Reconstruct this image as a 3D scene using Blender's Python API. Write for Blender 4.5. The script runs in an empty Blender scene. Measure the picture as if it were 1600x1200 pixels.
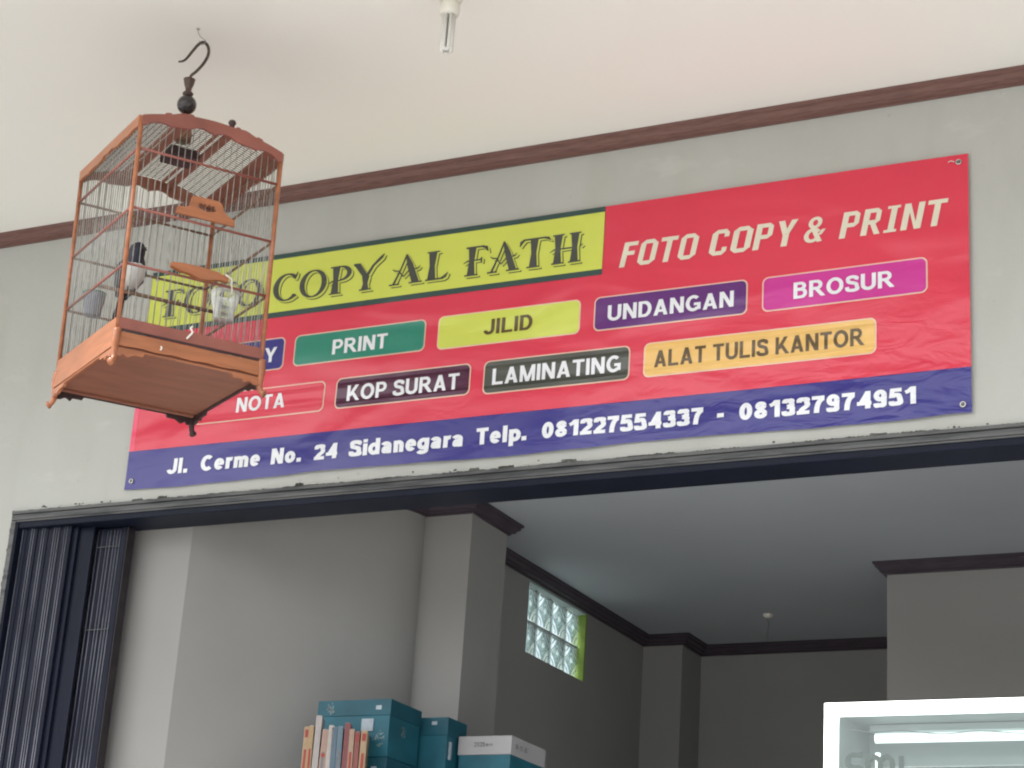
import bpy, bmesh, math, random
from mathutils import Vector, Matrix, Euler, noise
random.seed(7)
scene = bpy.context.scene
COL = scene.collection
Z0 = 3.5            # height of the banner's lower edge above the road

# ------------------------------------------------------------------ camera
cd = bpy.data.cameras.new('camera'); cam = bpy.data.objects.new('camera', cd); COL.objects.link(cam)
cam.location = (4.311264, -5.445959, Z0 - 1.999714)
cam.rotation_euler = (1.922887, -0.063956, 0.452919)
cd.sensor_fit = 'HORIZONTAL'; cd.sensor_width = 36.0; cd.lens = 3140.48 / 1600 * 36.0
cd.clip_start = 0.05; cd.clip_end = 500
scene.camera = cam

# ------------------------------------------------------------------ world, sun, exposure
SUN_EL, SUN_AZ = math.radians(50), math.radians(215)     # azimuth clockwise from +Y
w = bpy.data.worlds.new('World'); scene.world = w; w.use_nodes = True
nt = w.node_tree; bg = nt.nodes['Background']
sky = nt.nodes.new('ShaderNodeTexSky'); sky.sky_type = 'NISHITA'; sky.sun_disc = False
sky.sun_elevation = SUN_EL; sky.sun_rotation = SUN_AZ; sky.dust_density = 4.0; sky.air_density = 1.2; sky.ozone_density = 1.0
hs = nt.nodes.new('ShaderNodeHueSaturation'); hs.inputs['Saturation'].default_value = 0.35
nt.links.new(sky.outputs[0], hs.inputs['Color']); nt.links.new(hs.outputs[0], bg.inputs[0])
bg.inputs[1].default_value = 0.15
sd = bpy.data.lights.new('sun', 'SUN'); sun = bpy.data.objects.new('sun', sd); COL.objects.link(sun)
sd.energy = 1.5; sd.angle = math.radians(20); sd.color = (1.0, 0.95, 0.87)
sv = Vector((math.sin(SUN_AZ) * math.cos(SUN_EL), math.cos(SUN_AZ) * math.cos(SUN_EL), math.sin(SUN_EL)))
sun.rotation_euler = (-sv).to_track_quat('-Z', 'Y').to_euler()
scene.view_settings.view_transform = 'Standard'; scene.view_settings.look = 'None'
scene.view_settings.exposure = 1.25; scene.view_settings.gamma = 1.0
scene.view_settings.use_curve_mapping = False
try:
    scene.cycles.max_bounces = 10; scene.cycles.diffuse_bounces = 6; scene.cycles.use_denoising = True
    scene.cycles.transparent_max_bounces = 16; scene.cycles.filter_width = 2.1
except Exception: pass

# ------------------------------------------------------------------ materials
def srgb(r, g, b):
    f = lambda c: (c / 255 / 12.92) if c / 255 <= 0.04045 else ((c / 255 + 0.055) / 1.055) ** 2.4
    return (f(r), f(g), f(b), 1)
def mat(name, col, rough=0.6, metal=0.0, var=0.08, vscale=6.0, bump=0.0, bscale=60.0, spec=0.5, stretch=None,
        emis=0.0, trans=0.0, ior=1.45, coat=0.0, col2=None, wear=0.5):
    m = bpy.data.materials.new(name); m.use_nodes = True; n = m.node_tree.nodes; l = m.node_tree.links
    b = n['Principled BSDF']
    b.inputs['Roughness'].default_value = rough; b.inputs['Metallic'].default_value = metal
    b.inputs['Specular IOR Level'].default_value = spec; b.inputs['IOR'].default_value = ior
    b.inputs['Transmission Weight'].default_value = trans; b.inputs['Coat Weight'].default_value = coat
    tc = n.new('ShaderNodeTexCoord'); mp = n.new('ShaderNodeMapping'); l.new(tc.outputs['Object'], mp.inputs[0])
    if stretch: mp.inputs['Scale'].default_value = stretch
    nz = n.new('ShaderNodeTexNoise'); nz.inputs['Scale'].default_value = vscale; nz.inputs['Detail'].default_value = 6
    l.new(mp.outputs[0], nz.inputs['Vector'])
    rp = n.new('ShaderNodeValToRGB'); c = Vector(col[:3])
    if col2 is None:
        a = c * (1 - var); d = c * (1 + var)
    else: a = Vector(col2[:3]); d = c
    rp.color_ramp.elements[0].color = (*a, 1); rp.color_ramp.elements[1].color = (*[min(1, x) for x in d], 1)
    rp.color_ramp.elements[0].position = 0.3 if col2 is None else wear - .1; rp.color_ramp.elements[1].position = 0.7 if col2 is None else wear + .1
    l.new(nz.outputs['Fac'], rp.inputs[0]); l.new(rp.outputs[0], b.inputs['Base Color'])
    if emis:
        b.inputs['Emission Strength'].default_value = emis; l.new(rp.outputs[0], b.inputs['Emission Color'])
    if bump:
        bn = n.new('ShaderNodeTexNoise'); bn.inputs['Scale'].default_value = bscale; bn.inputs['Detail'].default_value = 5
        l.new(mp.outputs[0], bn.inputs['Vector'])
        bp = n.new('ShaderNodeBump'); bp.inputs['Strength'].default_value = bump; bp.inputs['Distance'].default_value = 0.004
        l.new(bn.outputs['Fac'], bp.inputs['Height']); l.new(bp.outputs[0], b.inputs['Normal'])
    return m

def wall_material():
    m = mat('facade_paint', (0.445, 0.452, 0.425), 0.62, var=0.035, vscale=1.7, bump=0.25, bscale=35, spec=0.35)
    n = m.node_tree.nodes; l = m.node_tree.links; b = n['Principled BSDF']
    prev = b.inputs['Base Color'].links[0].from_socket
    tc = n.new('ShaderNodeTexCoord'); sp = n.new('ShaderNodeSeparateXYZ'); l.new(tc.outputs['Object'], sp.inputs[0])
    # scattered paler filler patches
    nz = n.new('ShaderNodeTexNoise'); nz.inputs['Scale'].default_value = 3.1; nz.inputs['Detail'].default_value = 4; nz.inputs['Roughness'].default_value = 0.6
    mp = n.new('ShaderNodeMapping'); mp.inputs['Scale'].default_value = (1, 1, 2.2); mp.inputs['Location'].default_value = (1.3, 0, .4)
    l.new(tc.outputs['Object'], mp.inputs[0]); l.new(mp.outputs[0], nz.inputs['Vector'])
    r = n.new('ShaderNodeValToRGB'); r.color_ramp.elements[0].position = 0.60; r.color_ramp.elements[1].position = 0.74
    l.new(nz.outputs['Fac'], r.inputs[0])
    mx = n.new('ShaderNodeMix'); mx.data_type = 'RGBA'; mx.inputs['B'].default_value = (0.60, 0.61, 0.59, 1)
    mm = n.new('ShaderNodeMath'); mm.operation = 'MULTIPLY'; mm.inputs[1].default_value = 0.4
    l.new(r.outputs[0], mm.inputs[0]); l.new(mm.outputs[0], mx.inputs['Factor']); l.new(prev, mx.inputs['A'])
    st1 = n.new('ShaderNodeMapping'); st1.inputs['Scale'].default_value = (3.5, 1, .9); l.new(tc.outputs['Object'], st1.inputs[0])
    st2 = n.new('ShaderNodeTexNoise'); st2.inputs['Scale'].default_value = 2.0; st2.inputs['Detail'].default_value = 5; l.new(st1.outputs[0], st2.inputs['Vector'])
    st3 = n.new('ShaderNodeValToRGB'); st3.color_ramp.elements[0].position = .50; st3.color_ramp.elements[1].position = .80
    st3.color_ramp.elements[0].color = (1, 1, 1, 1); st3.color_ramp.elements[1].color = (.93, .925, .90, 1); l.new(st2.outputs['Fac'], st3.inputs[0])
    sk = n.new('ShaderNodeTexNoise'); sk.inputs['Scale'].default_value = 34; sk.inputs['Detail'].default_value = 2; l.new(tc.outputs['Object'], sk.inputs['Vector'])
    sk3 = n.new('ShaderNodeValToRGB'); sk3.color_ramp.elements[0].position = .70; sk3.color_ramp.elements[1].position = .76
    sk3.color_ramp.elements[0].color = (1, 1, 1, 1); sk3.color_ramp.elements[1].color = (.86, .855, .83, 1); l.new(sk.outputs['Fac'], sk3.inputs[0])
    ml = n.new('ShaderNodeMix'); ml.data_type = 'RGBA'; ml.blend_type = 'MULTIPLY'; ml.inputs['Factor'].default_value = 1
    l.new(mx.outputs['Result'], ml.inputs['A']); l.new(st3.outputs[0], ml.inputs['B'])
    mx = n.new('ShaderNodeMix'); mx.data_type = 'RGBA'; mx.blend_type = 'MULTIPLY'; mx.inputs['Factor'].default_value = 1
    l.new(ml.outputs['Result'], mx.inputs['A']); l.new(sk3.outputs[0], mx.inputs['B'])
    # dark green painted dado low on the left, with a ragged brushed top edge
    n2 = n.new('ShaderNodeTexNoise'); n2.inputs['Scale'].default_value = 22; l.new(tc.outputs['Object'], n2.inputs['Vector'])
    a = n.new('ShaderNodeMath'); a.operation = 'MULTIPLY_ADD'; a.inputs[1].default_value = 0.05; a.inputs[2].default_value = Z0 - 0.385
    l.new(n2.outputs['Fac'], a.inputs[0])
    lt = n.new('ShaderNodeMath'); lt.operation = 'LESS_THAN'; l.new(sp.outputs['Z'], lt.inputs[0]); l.new(a.outputs[0], lt.inputs[1])
    mx2 = n.new('ShaderNodeMix'); mx2.data_type = 'RGBA'; mx2.inputs['B'].default_value = (0.035, 0.055, 0.055, 1)
    l.new(lt.outputs[0], mx2.inputs['Factor']); l.new(mx.outputs['Result'], mx2.inputs['A'])
    l.new(mx2.outputs['Result'], b.inputs['Base Color'])
    return m

def banner_material(name, col):
    m = bpy.data.materials.new(name); m.use_nodes = True; n = m.node_tree.nodes; l = m.node_tree.links
    b = n['Principled BSDF']; b.inputs['Roughness'].default_value = 0.27; b.inputs['Specular IOR Level'].default_value = 0.55
    tc = n.new('ShaderNodeTexCoord')
    nz = n.new('ShaderNodeTexNoise'); nz.inputs['Scale'].default_value = 5; nz.inputs['Detail'].default_value = 5
    l.new(tc.outputs['Object'], nz.inputs['Vector'])
    rp = n.new('ShaderNodeValToRGB'); c = Vector(col[:3])
    rp.color_ramp.elements[0].color = (*(c * .93), 1); rp.color_ramp.elements[1].color = (*(c * 1.05), 1)
    l.new(nz.outputs['Fac'], rp.inputs[0]); l.new(rp.outputs[0], b.inputs['Base Color'])
    # creases: warped ridged noise, mostly running along the sheet
    mp = n.new('ShaderNodeMapping'); mp.inputs['Scale'].default_value = (1.0, 1, 2.6); mp.inputs['Rotation'].default_value = (0, math.radians(-14), 0)
    l.new(tc.outputs['Object'], mp.inputs[0])
    c1 = n.new('ShaderNodeTexNoise'); c1.inputs['Scale'].default_value = 2.2; c1.inputs['Detail'].default_value = 1.5; c1.inputs['Distortion'].default_value = .5
    c2 = n.new('ShaderNodeTexNoise'); c2.inputs['Scale'].default_value = 6.5; c2.inputs['Detail'].default_value = 2; c2.inputs['Distortion'].default_value = 1.2
    l.new(mp.outputs[0], c1.inputs['Vector']); l.new(mp.outputs[0], c2.inputs['Vector'])
    # the fine creases gather toward the lower right corner
    sp = n.new('ShaderNodeSeparateXYZ'); l.new(tc.outputs['Object'], sp.inputs[0])
    mr = n.new('ShaderNodeMapRange'); mr.inputs['From Min'].default_value = 0.55; mr.inputs['From Max'].default_value = 0.0
    mr.inputs['To Min'].default_value = 0.02; mr.inputs['To Max'].default_value = 1.0
    l.new(sp.outputs['Z'], mr.inputs['Value'])
    mr2 = n.new('ShaderNodeMapRange'); mr2.inputs['From Min'].default_value = 0.8; mr2.inputs['From Max'].default_value = 2.9
    mr2.inputs['To Min'].default_value = 0.25; mr2.inputs['To Max'].default_value = 1.0; l.new(sp.outputs['X'], mr2.inputs['Value'])
    m1 = n.new('ShaderNodeMath'); m1.operation = 'MULTIPLY'; l.new(mr.outputs[0], m1.inputs[0]); l.new(mr2.outputs[0], m1.inputs[1])
    m2 = n.new('ShaderNodeMath'); m2.operation = 'MULTIPLY'; l.new(m1.outputs[0], m2.inputs[0]); l.new(c2.outputs['Fac'], m2.inputs[1])
    m3 = n.new('ShaderNodeMath'); m3.operation = 'MULTIPLY_ADD'; m3.inputs[1].default_value = 0.30
    l.new(m2.outputs[0], m3.inputs[0]); l.new(c1.outputs['Fac'], m3.inputs[2])
    bp = n.new('ShaderNodeBump'); bp.inputs['Strength'].default_value = 0.7; bp.inputs['Distance'].default_value = 0.03
    l.new(m3.outputs[0], bp.inputs['Height']); l.new(bp.outputs[0], b.inputs['Normal'])
    return m

M = {}
M['facade'] = wall_material()
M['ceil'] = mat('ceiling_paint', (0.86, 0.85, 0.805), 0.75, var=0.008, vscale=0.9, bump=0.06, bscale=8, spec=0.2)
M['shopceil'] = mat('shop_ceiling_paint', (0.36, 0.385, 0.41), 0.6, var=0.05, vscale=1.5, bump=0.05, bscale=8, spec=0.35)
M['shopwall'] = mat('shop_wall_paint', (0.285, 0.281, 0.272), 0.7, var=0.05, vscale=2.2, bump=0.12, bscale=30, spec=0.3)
M['cornice'] = mat('cornice_brown', (0.165, 0.085, 0.072), 0.5, var=0.25, vscale=14, stretch=(1, 14, 14), bump=0.15)
M['cornice2'] = mat('cornice_dark', (0.05, 0.038, 0.05), 0.5, var=0.2, vscale=10)
M['frame'] = mat('worn_frame_metal', (0.095, 0.098, 0.098), 0.45, 0.15, col2=(0.038, 0.04, 0.044), vscale=40, stretch=(.12, 1, 1), bump=0.3, bscale=30, wear=.45)
M['navy'] = mat('navy_enamel', (0.009, 0.0115, 0.023), 0.38, 0.0, var=0.15, vscale=5, spec=.12)
M['bead'] = mat('bead_highlight_enamel', (0.36, 0.37, 0.43), 0.3, 0.2, col2=(0.12, 0.125, 0.16), vscale=14, stretch=(1, 1, .2), wear=.42)  # pale colour paints the glancing highlights along the gate beads
M['rust'] = mat('rusty_edge', (0.022, 0.017, 0.022), 0.6, var=0.4, vscale=20, bump=.3)
M['mortar'] = mat('rough_mortar', (0.12, 0.12, 0.108), 0.95, var=0.5, vscale=60, bump=1.0, bscale=90)
M['crumbshade'] = mat('dark_crumb_and_edge_shade', (0.06, 0.06, 0.05), 0.95, var=0.4, vscale=60)  # for loose crumbs and the painted shade along the mortar
M['wood'] = mat('varnished_wood', (0.36, 0.125, 0.052), 0.33, var=0.22, vscale=9, stretch=(1, 1, 5), bump=0.08, bscale=30, coat=0.3)
M['woodx'] = mat('varnished_wood_long', (0.38, 0.135, 0.055), 0.36, var=0.16, vscale=9, stretch=(1, 1, 7), bump=0.08, bscale=30, coat=0.25)
M['woodred'] = mat('varnished_red_wood', (0.27, 0.085, 0.062), 0.33, var=0.22, vscale=9, bump=0.08, bscale=30, coat=0.3)
M['wooddark'] = mat('shade_toned_wood', (0.25, 0.098, 0.062), 0.5, var=0.16, vscale=5, stretch=(1, 4, 1), bump=0.1, bscale=30)  # darker copy of the cage wood, with shade put into its colour
M['woodcut'] = mat('dark_wood_and_shade', (0.045, 0.022, 0.022), 0.5, var=0.3, vscale=12)  # for dark wood parts and for pieces darkened as if in shade
M['dowel'] = mat('brown_dowel', (0.20, 0.12, 0.075), 0.5, var=0.25, vscale=30)
M['wire'] = mat('cage_wire', (0.38, 0.38, 0.35), 0.34, 0.4, var=0.3, vscale=40)
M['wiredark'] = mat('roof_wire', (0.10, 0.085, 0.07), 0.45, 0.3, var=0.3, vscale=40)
M['iron'] = mat('hook_iron', (0.11, 0.09, 0.075), 0.35, 0.8, var=0.4, vscale=60)
M['ebony'] = mat('black_turned_wood', (0.028, 0.022, 0.022), 0.22, var=0.3, vscale=20, coat=.5)
M['turned'] = mat('brown_turned_wood', (0.075, 0.04, 0.03), 0.35, var=.3, vscale=20, coat=.3)
M['galv'] = mat('bare_wire', (0.35, 0.35, 0.34), 0.3, 0.8)
M['white_plastic'] = mat('aged_white_plastic', (0.76, 0.74, 0.66), 0.35, var=0.05)
M['tube'] = mat('phosphor_glass_tube', (0.72, 0.715, 0.68), 0.25, var=0.03)
M['black'] = mat('black_plumage', (0.012, 0.013, 0.028), 0.38, var=0.35, vscale=70, bump=.4, bscale=200)
M['whitef'] = mat('white_plumage', (0.60, 0.60, 0.57), 0.7, var=0.2, vscale=50, stretch=(1, 1, .25), bump=.5, bscale=160)
M['beak'] = mat('beak_horn', (0.02, 0.02, 0.02), 0.3)
M['leg'] = mat('bird_leg', (0.06, 0.05, 0.05), 0.5)
M['teal'] = mat('teal_carton', (0.010, 0.105, 0.148), 0.55, var=0.22, vscale=9, bump=.1, bscale=30)
M['tealdark'] = mat('teal_carton_lid', (0.007, 0.080, 0.115), 0.55, var=0.2, vscale=9)
M['sticker'] = mat('paper_sticker', (0.36, 0.42, 0.47), 0.6, var=.15, vscale=50)
M['whitecarton'] = mat('white_carton', (0.36, 0.355, 0.365), 0.65, var=0.05)
M['ink'] = mat('grey_ink', (0.16, 0.16, 0.17), 0.7, var=.3, vscale=60)
M['steel'] = mat('silver_eyelet', (0.6, 0.6, 0.58), 0.25, 1.0)
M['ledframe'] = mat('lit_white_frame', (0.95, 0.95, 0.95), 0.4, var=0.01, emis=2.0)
M['tubeglow'] = mat('lit_tube_and_post_glow', (0.93, 1.0, 0.98), 0.4, var=0.01, emis=.6)
M['panelwhite'] = mat('showcase_panel', (0.42, 0.455, 0.455), 0.45, var=0.05, vscale=3)
M['alu'] = mat('showcase_aluminium', (0.6, 0.62, 0.62), 0.35, 0.6)
M['decal'] = mat('grey_green_decal', (0.15, 0.19, 0.18), 0.5, var=.1)
M['concrete'] = mat('porch_floor_tile', (0.42, 0.42, 0.40), 0.5, var=0.06, vscale=4)
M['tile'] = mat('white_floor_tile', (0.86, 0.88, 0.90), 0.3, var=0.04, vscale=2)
M['bouncewhite'] = mat('bounce_slab_white', (0.80, 0.83, 0.82), .7)
M['road'] = mat('pale_road', (0.41, 0.41, 0.40), 0.85, var=0.15, vscale=2, bump=.3)
M['greenpaint'] = mat('lime_reveal_paint', (0.20, 0.30, 0.05), 0.6, var=.15, vscale=20, emis=0)
M['cabinet'] = mat('cabinet_laminate', (0.30, 0.2, 0.12), 0.5, var=.15, stretch=(1, 1, .2))
M['grout'] = mat('block_grout', (0.30, 0.36, 0.35), 0.8)
M['string'] = mat('white_string', (0.75, 0.72, 0.65), 0.8)
M['brickoutside'] = mat('roof_slab_render', (0.45, 0.44, 0.42), 0.8)
def glassmat(name, col, rough):
    m = bpy.data.materials.new(name); m.use_nodes = True; n = m.node_tree.nodes; l = m.node_tree.links
    out = n['Material Output']; n.remove(n['Principled BSDF'])
    tr = n.new('ShaderNodeBsdfTransparent'); tr.inputs[0].default_value = col
    gl = n.new('ShaderNodeBsdfGlossy'); gl.inputs['Roughness'].default_value = rough
    fr = n.new('ShaderNodeFresnel'); fr.inputs[0].default_value = 1.5
    mx = n.new('ShaderNodeMixShader'); l.new(fr.outputs[0], mx.inputs[0]); l.new(tr.outputs[0], mx.inputs[1]); l.new(gl.outputs[0], mx.inputs[2])
    l.new(mx.outputs[0], out.inputs[0]); return m
M['glass'] = glassmat('thin_clear_glass', (0.88, 0.93, 0.92, 1), 0.02)
def plasticmat(name, col, mixf):
    m = bpy.data.materials.new(name); m.use_nodes = True; n = m.node_tree.nodes; l = m.node_tree.links
    out = n['Material Output']; b = n['Principled BSDF']; b.inputs['Base Color'].default_value = col; b.inputs['Roughness'].default_value = 0.2
    tr = n.new('ShaderNodeBsdfTransparent'); mx = n.new('ShaderNodeMixShader')
    lw = n.new('ShaderNodeLayerWeight'); lw.inputs[0].default_value = mixf
    l.new(lw.outputs['Facing'], mx.inputs[0]); l.new(tr.outputs[0], mx.inputs[1]); l.new(b.outputs[0], mx.inputs[2]); l.new(mx.outputs[0], out.inputs[0])
    return m
M['clearplastic'] = plasticmat('clear_plastic_cup', (0.8, 0.83, 0.80, 1), 0.72)
def blockmat(name, col, gloss):
    m = bpy.data.materials.new(name); m.use_nodes = True; n = m.node_tree.nodes; l = m.node_tree.links
    out = n['Material Output']; n.remove(n['Principled BSDF'])
    tl = n.new('ShaderNodeBsdfTranslucent'); gl = n.new('ShaderNodeBsdfGlossy'); gl.inputs['Roughness'].default_value = 0.15
    tc = n.new('ShaderNodeTexCoord'); nz = n.new('ShaderNodeTexNoise'); nz.inputs['Scale'].default_value = 22; l.new(tc.outputs['Object'], nz.inputs['Vector'])
    rp = n.new('ShaderNodeValToRGB'); rp.color_ramp.elements[0].position = .35; rp.color_ramp.elements[1].position = .65
    rp.color_ramp.elements[0].color = (*[c * .8 for c in col[:3]], 1); rp.color_ramp.elements[1].color = col
    l.new(nz.outputs['Fac'], rp.inputs[0]); l.new(rp.outputs[0], tl.inputs[0])
    rf = n.new('ShaderNodeBsdfRefraction'); rf.inputs['IOR'].default_value = 1.12; rf.inputs['Roughness'].default_value = .12; rf.inputs['Color'].default_value = col
    m0 = n.new('ShaderNodeMixShader'); m0.inputs[0].default_value = .8; l.new(tl.outputs[0], m0.inputs[1]); l.new(rf.outputs[0], m0.inputs[2])
    mx = n.new('ShaderNodeMixShader'); mx.inputs[0].default_value = gloss
    l.new(m0.outputs[0], mx.inputs[1]); l.new(gl.outputs[0], mx.inputs[2]); l.new(mx.outputs[0], out.inputs[0]); return m
M['block'] = blockmat('pressed_block_glass', (0.93, 1.0, 0.985, 1), 0.05)
M['blockridge'] = blockmat('pressed_block_ridge', (0.52, 0.64, 0.63, 1), 0.10)
M['blockbright'] = blockmat('pressed_block_bevel', (0.92, 1.0, 0.98, 1), 0.05)

# ------------------------------------------------------------------ helpers
def obj(name, bm, m, parent=None, smooth=False):
    me = bpy.data.meshes.new(name)
    if isinstance(bm, bmesh.types.BMesh):
        bmesh.ops.recalc_face_normals(bm, faces=bm.faces[:]); bm.to_mesh(me); bm.free()
    else: me = bm
    if m is not None:
        me.materials.clear(); me.materials.append(M[m] if isinstance(m, str) else m)
    if smooth: me.polygons.foreach_set('use_smooth', [True] * len(me.polygons))
    o = bpy.data.objects.new(name, me); COL.objects.link(o)
    if parent is not None: o.parent = parent
    return o
def tag(o, label=None, cat=None, group=None, kind=None):
    if label: o['label'] = label
    if cat: o['category'] = cat
    if group: o['group'] = group
    if kind: o['kind'] = kind
    return o
def thing(name, loc, label, cat, group=None, rot=None):
    o = bpy.data.objects.new(name, None); COL.objects.link(o); o.location = loc; o.empty_display_size = .05
    if rot: o.rotation_euler = rot
    return tag(o, label, cat, group)
def box(bm, x0, x1, y0, y1, z0, z1, bev=0.0, mtx=None):
    v = [bm.verts.new(p) for p in ((x0,y0,z0),(x1,y0,z0),(x1,y1,z0),(x0,y1,z0),(x0,y0,z1),(x1,y0,z1),(x1,y1,z1),(x0,y1,z1))]
    fs = [bm.faces.new([v[i] for i in q]) for q in ((0,3,2,1),(4,5,6,7),(0,1,5,4),(1,2,6,5),(2,3,7,6),(3,0,4,7))]
    if bev:
        es = list({e for f in fs for e in f.edges})
        r = bmesh.ops.bevel(bm, geom=es, offset=bev, segments=2, affect='EDGES', profile=0.6)
        v = list({q for f in r['faces'] for q in f.verts} | {q for q in v if q.is_valid})
    if mtx:
        for q in v: q.co = mtx @ q.co
    return bm
def bx(x0, x1, y0, y1, z0, z1, bev=0.0): return box(bmesh.new(), x0, x1, y0, y1, z0, z1, bev)
def extrude_poly(pts, to3, d):
    """pts 2-D outline -> prism; to3(u,v,t) gives the 3-D point, t in (0,d)"""
    bm = bmesh.new(); a = [bm.verts.new(to3(u, v, 0)) for u, v in pts]; b = [bm.verts.new(to3(u, v, d)) for u, v in pts]
    f1 = bm.faces.new(a); f2 = bm.faces.new(b[::-1]); n = len(pts)
    for i in range(n): bm.faces.new((a[i], b[i], b[(i+1) % n], a[(i+1) % n]))
    f1.normal_update(); f2.normal_update(); bmesh.ops.triangulate(bm, faces=[f1, f2]); return bm
def tube(bm, pts, r, seg=8, cap=True):
    pts = [Vector(p) for p in pts]; rs = r if isinstance(r, (list, tuple)) else [r] * len(pts); rings = []; up = None
    for i, p in enumerate(pts):
        t = (pts[min(i+1, len(pts)-1)] - pts[max(i-1, 0)]).normalized()
        if up is None: up = t.orthogonal().normalized()
        else: up = (up - t * up.dot(t)).normalized()
        s = t.cross(up)
        rings.append([bm.verts.new(p + (up * math.cos(2*math.pi*k/seg) + s * math.sin(2*math.pi*k/seg)) * rs[i]) for k in range(seg)])
    for a, b in zip(rings, rings[1:]):
        for k in range(seg): bm.faces.new((a[k], a[(k+1) % seg], b[(k+1) % seg], b[k]))
    if cap: bm.faces.new(rings[0][::-1]); bm.faces.new(rings[-1])
    return bm
def lathe(prof, seg=24, c=(0, 0, 0)):
    bm = bmesh.new(); rings = []
    for r, z in prof:
        if r < 1e-6: rings.append([bm.verts.new((c[0], c[1], c[2] + z))])
        else: rings.append([bm.verts.new((c[0] + r*math.cos(2*math.pi*k/seg), c[1] + r*math.sin(2*math.pi*k/seg), c[2] + z)) for k in range(seg)])
    for a, b in zip(rings, rings[1:]):
        for k in range(seg):
            q = [a[k % len(a)], a[(k+1) % len(a)], b[(k+1) % len(b)], b[k % len(b)]]
            q = list(dict.fromkeys(q))
            if len(q) > 2: bm.faces.new(q)
    return bm
def smooth_path(ctrl, n=6):
    out = []; c = [Vector(p) for p in ctrl]; c = [c[0]*2 - c[1]] + c + [c[-1]*2 - c[-2]]
    for i in range(1, len(c) - 2):
        for k in range(n):
            t = k / n; p0, p1, p2, p3 = c[i-1], c[i], c[i+1], c[i+2]
            out.append(0.5*((2*p1) + (p2-p0)*t + (2*p0-5*p1+4*p2-p3)*t*t + (-p0+3*p1-3*p2+p3)*t*t*t))
    out.append(c[-2]); return out
def sweep(path, prof, zt):
    """miter-swept moulding along a plan path; prof = (out, down) pairs, out to the right-hand side of the path"""
    P = [Vector(p) for p in path]; bm = bmesh.new(); rings = []
    for i, p in enumerate(P):
        ns = []
        if i > 0: d = (P[i] - P[i-1]).normalized(); ns.append(Vector((d.y, -d.x)))
        if i < len(P) - 1: d = (P[i+1] - P[i]).normalized(); ns.append(Vector((d.y, -d.x)))
        m = ns[0] if len(ns) == 1 else (ns[0] + ns[1]) / (1 + ns[0].dot(ns[1]))
        rings.append([bm.verts.new((p.x + m.x*o, p.y + m.y*o, zt - dn)) for o, dn in prof])
    k = len(prof)
    for a, b in zip(rings, rings[1:]):
        for j in range(k): bm.faces.new((a[j], a[(j+1) % k], b[(j+1) % k], b[j]))
    bm.faces.new(rings[0]); bm.faces.new(rings[-1][::-1]); return bm

# ------------------------------------------------------------------ ground and building
tag(obj('road', bx(-60, 60, -80, -3.4, -0.3, 0.0), 'road'), kind='structure')
tag(obj('porch_floor', bx(-4, 8, -3.4, 0.15, -0.3, 0.15), 'concrete'), kind='structure')
tag(obj('shop_floor', bx(-4, 8, .1505, 8.0, -0.3, 0.149), 'tile'), kind='structure')
ZC = Z0 + 1.083       # porch ceiling
ZS = Z0 + 0.141       # shop ceiling
fac = extrude_poly([(-2.9, .15), (-.49, .15), (-.49, Z0-.043), (5.5, Z0-.043), (5.5, .15), (6.6, .15), (6.6, ZC+.25), (-2.9, ZC+.25)],
                   lambda u, v, t: (u, t, v), .15)
facade = tag(obj('facade_wall', fac, 'facade'), kind='structure')
tag(obj('porch_ceiling', bx(-2.9, 6.6, -2.05, -0.001, ZC, ZC+.2), 'ceil'), kind='structure')
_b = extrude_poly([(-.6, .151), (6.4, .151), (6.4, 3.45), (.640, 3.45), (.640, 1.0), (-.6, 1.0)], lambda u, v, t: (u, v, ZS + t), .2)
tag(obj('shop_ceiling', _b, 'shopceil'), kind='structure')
for i, x in enumerate((-2.7, 6.3)):
    t = thing('porch_pillar', (x, -1.85, .15), 'grey rendered porch pillar at the %s end of the ceiling edge' % ('left' if i == 0 else 'right'), 'pillar', 'porch pillars')
    obj('shaft', bx(-.15, .15, -.13, .13, .02, ZC-.151, .008), 'facade', t)
# shop walls: one plan path, window opening in the left wall
def wallquad(bm, a, b, z0, z1):
    bm.faces.new([bm.verts.new((a[0], a[1], z0)), bm.verts.new((b[0], b[1], z0)), bm.verts.new((b[0], b[1], z1)), bm.verts.new((a[0], a[1], z1))])
def wallslab(name, path, zt=ZS, zb=.15, th=.12):
    """wall with thickness to the left of the plan path"""
    P = [Vector(p) for p in path]; bm = bmesh.new(); A = []; B = []
    for i, p in enumerate(P):
        ns = []
        if i > 0: d = (P[i] - P[i-1]).normalized(); ns.append(Vector((-d.y, d.x)))
        if i < len(P) - 1: d = (P[i+1] - P[i]).normalized(); ns.append(Vector((-d.y, d.x)))
        m = ns[0] if len(ns) == 1 else (ns[0] + ns[1]) / (1 + ns[0].dot(ns[1]))
        A.append(p); B.append(p + m*th)
    ring = [(q.x, q.y) for q in A] + [(q.x, q.y) for q in B[::-1]]
    bm = extrude_poly(ring, lambda u, v, t: (u, v, zb + t), zt - zb)
    o = obj(name, bm, 'shopwall', None, True); o.data.set_sharp_from_angle(angle=math.radians(20)); return tag(o, kind='structure')
PIER = [((1-t)**2*.44 + 2*t*(1-t)*.745 + t*t*.745, (1-t)**2*.400 + 2*t*(1-t)*.690 + t*t*.815) for t in [k/16 for k in range(17)]]
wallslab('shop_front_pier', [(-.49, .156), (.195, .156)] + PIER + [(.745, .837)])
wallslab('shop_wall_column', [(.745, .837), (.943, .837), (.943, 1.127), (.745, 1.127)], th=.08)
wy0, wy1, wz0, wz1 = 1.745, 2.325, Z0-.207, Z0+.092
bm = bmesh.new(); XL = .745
box(bm, XL-.075, XL, 1.127, wy0, .15, ZS); box(bm, XL-.075, XL, wy1, 2.964, .15, ZS)
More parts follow.
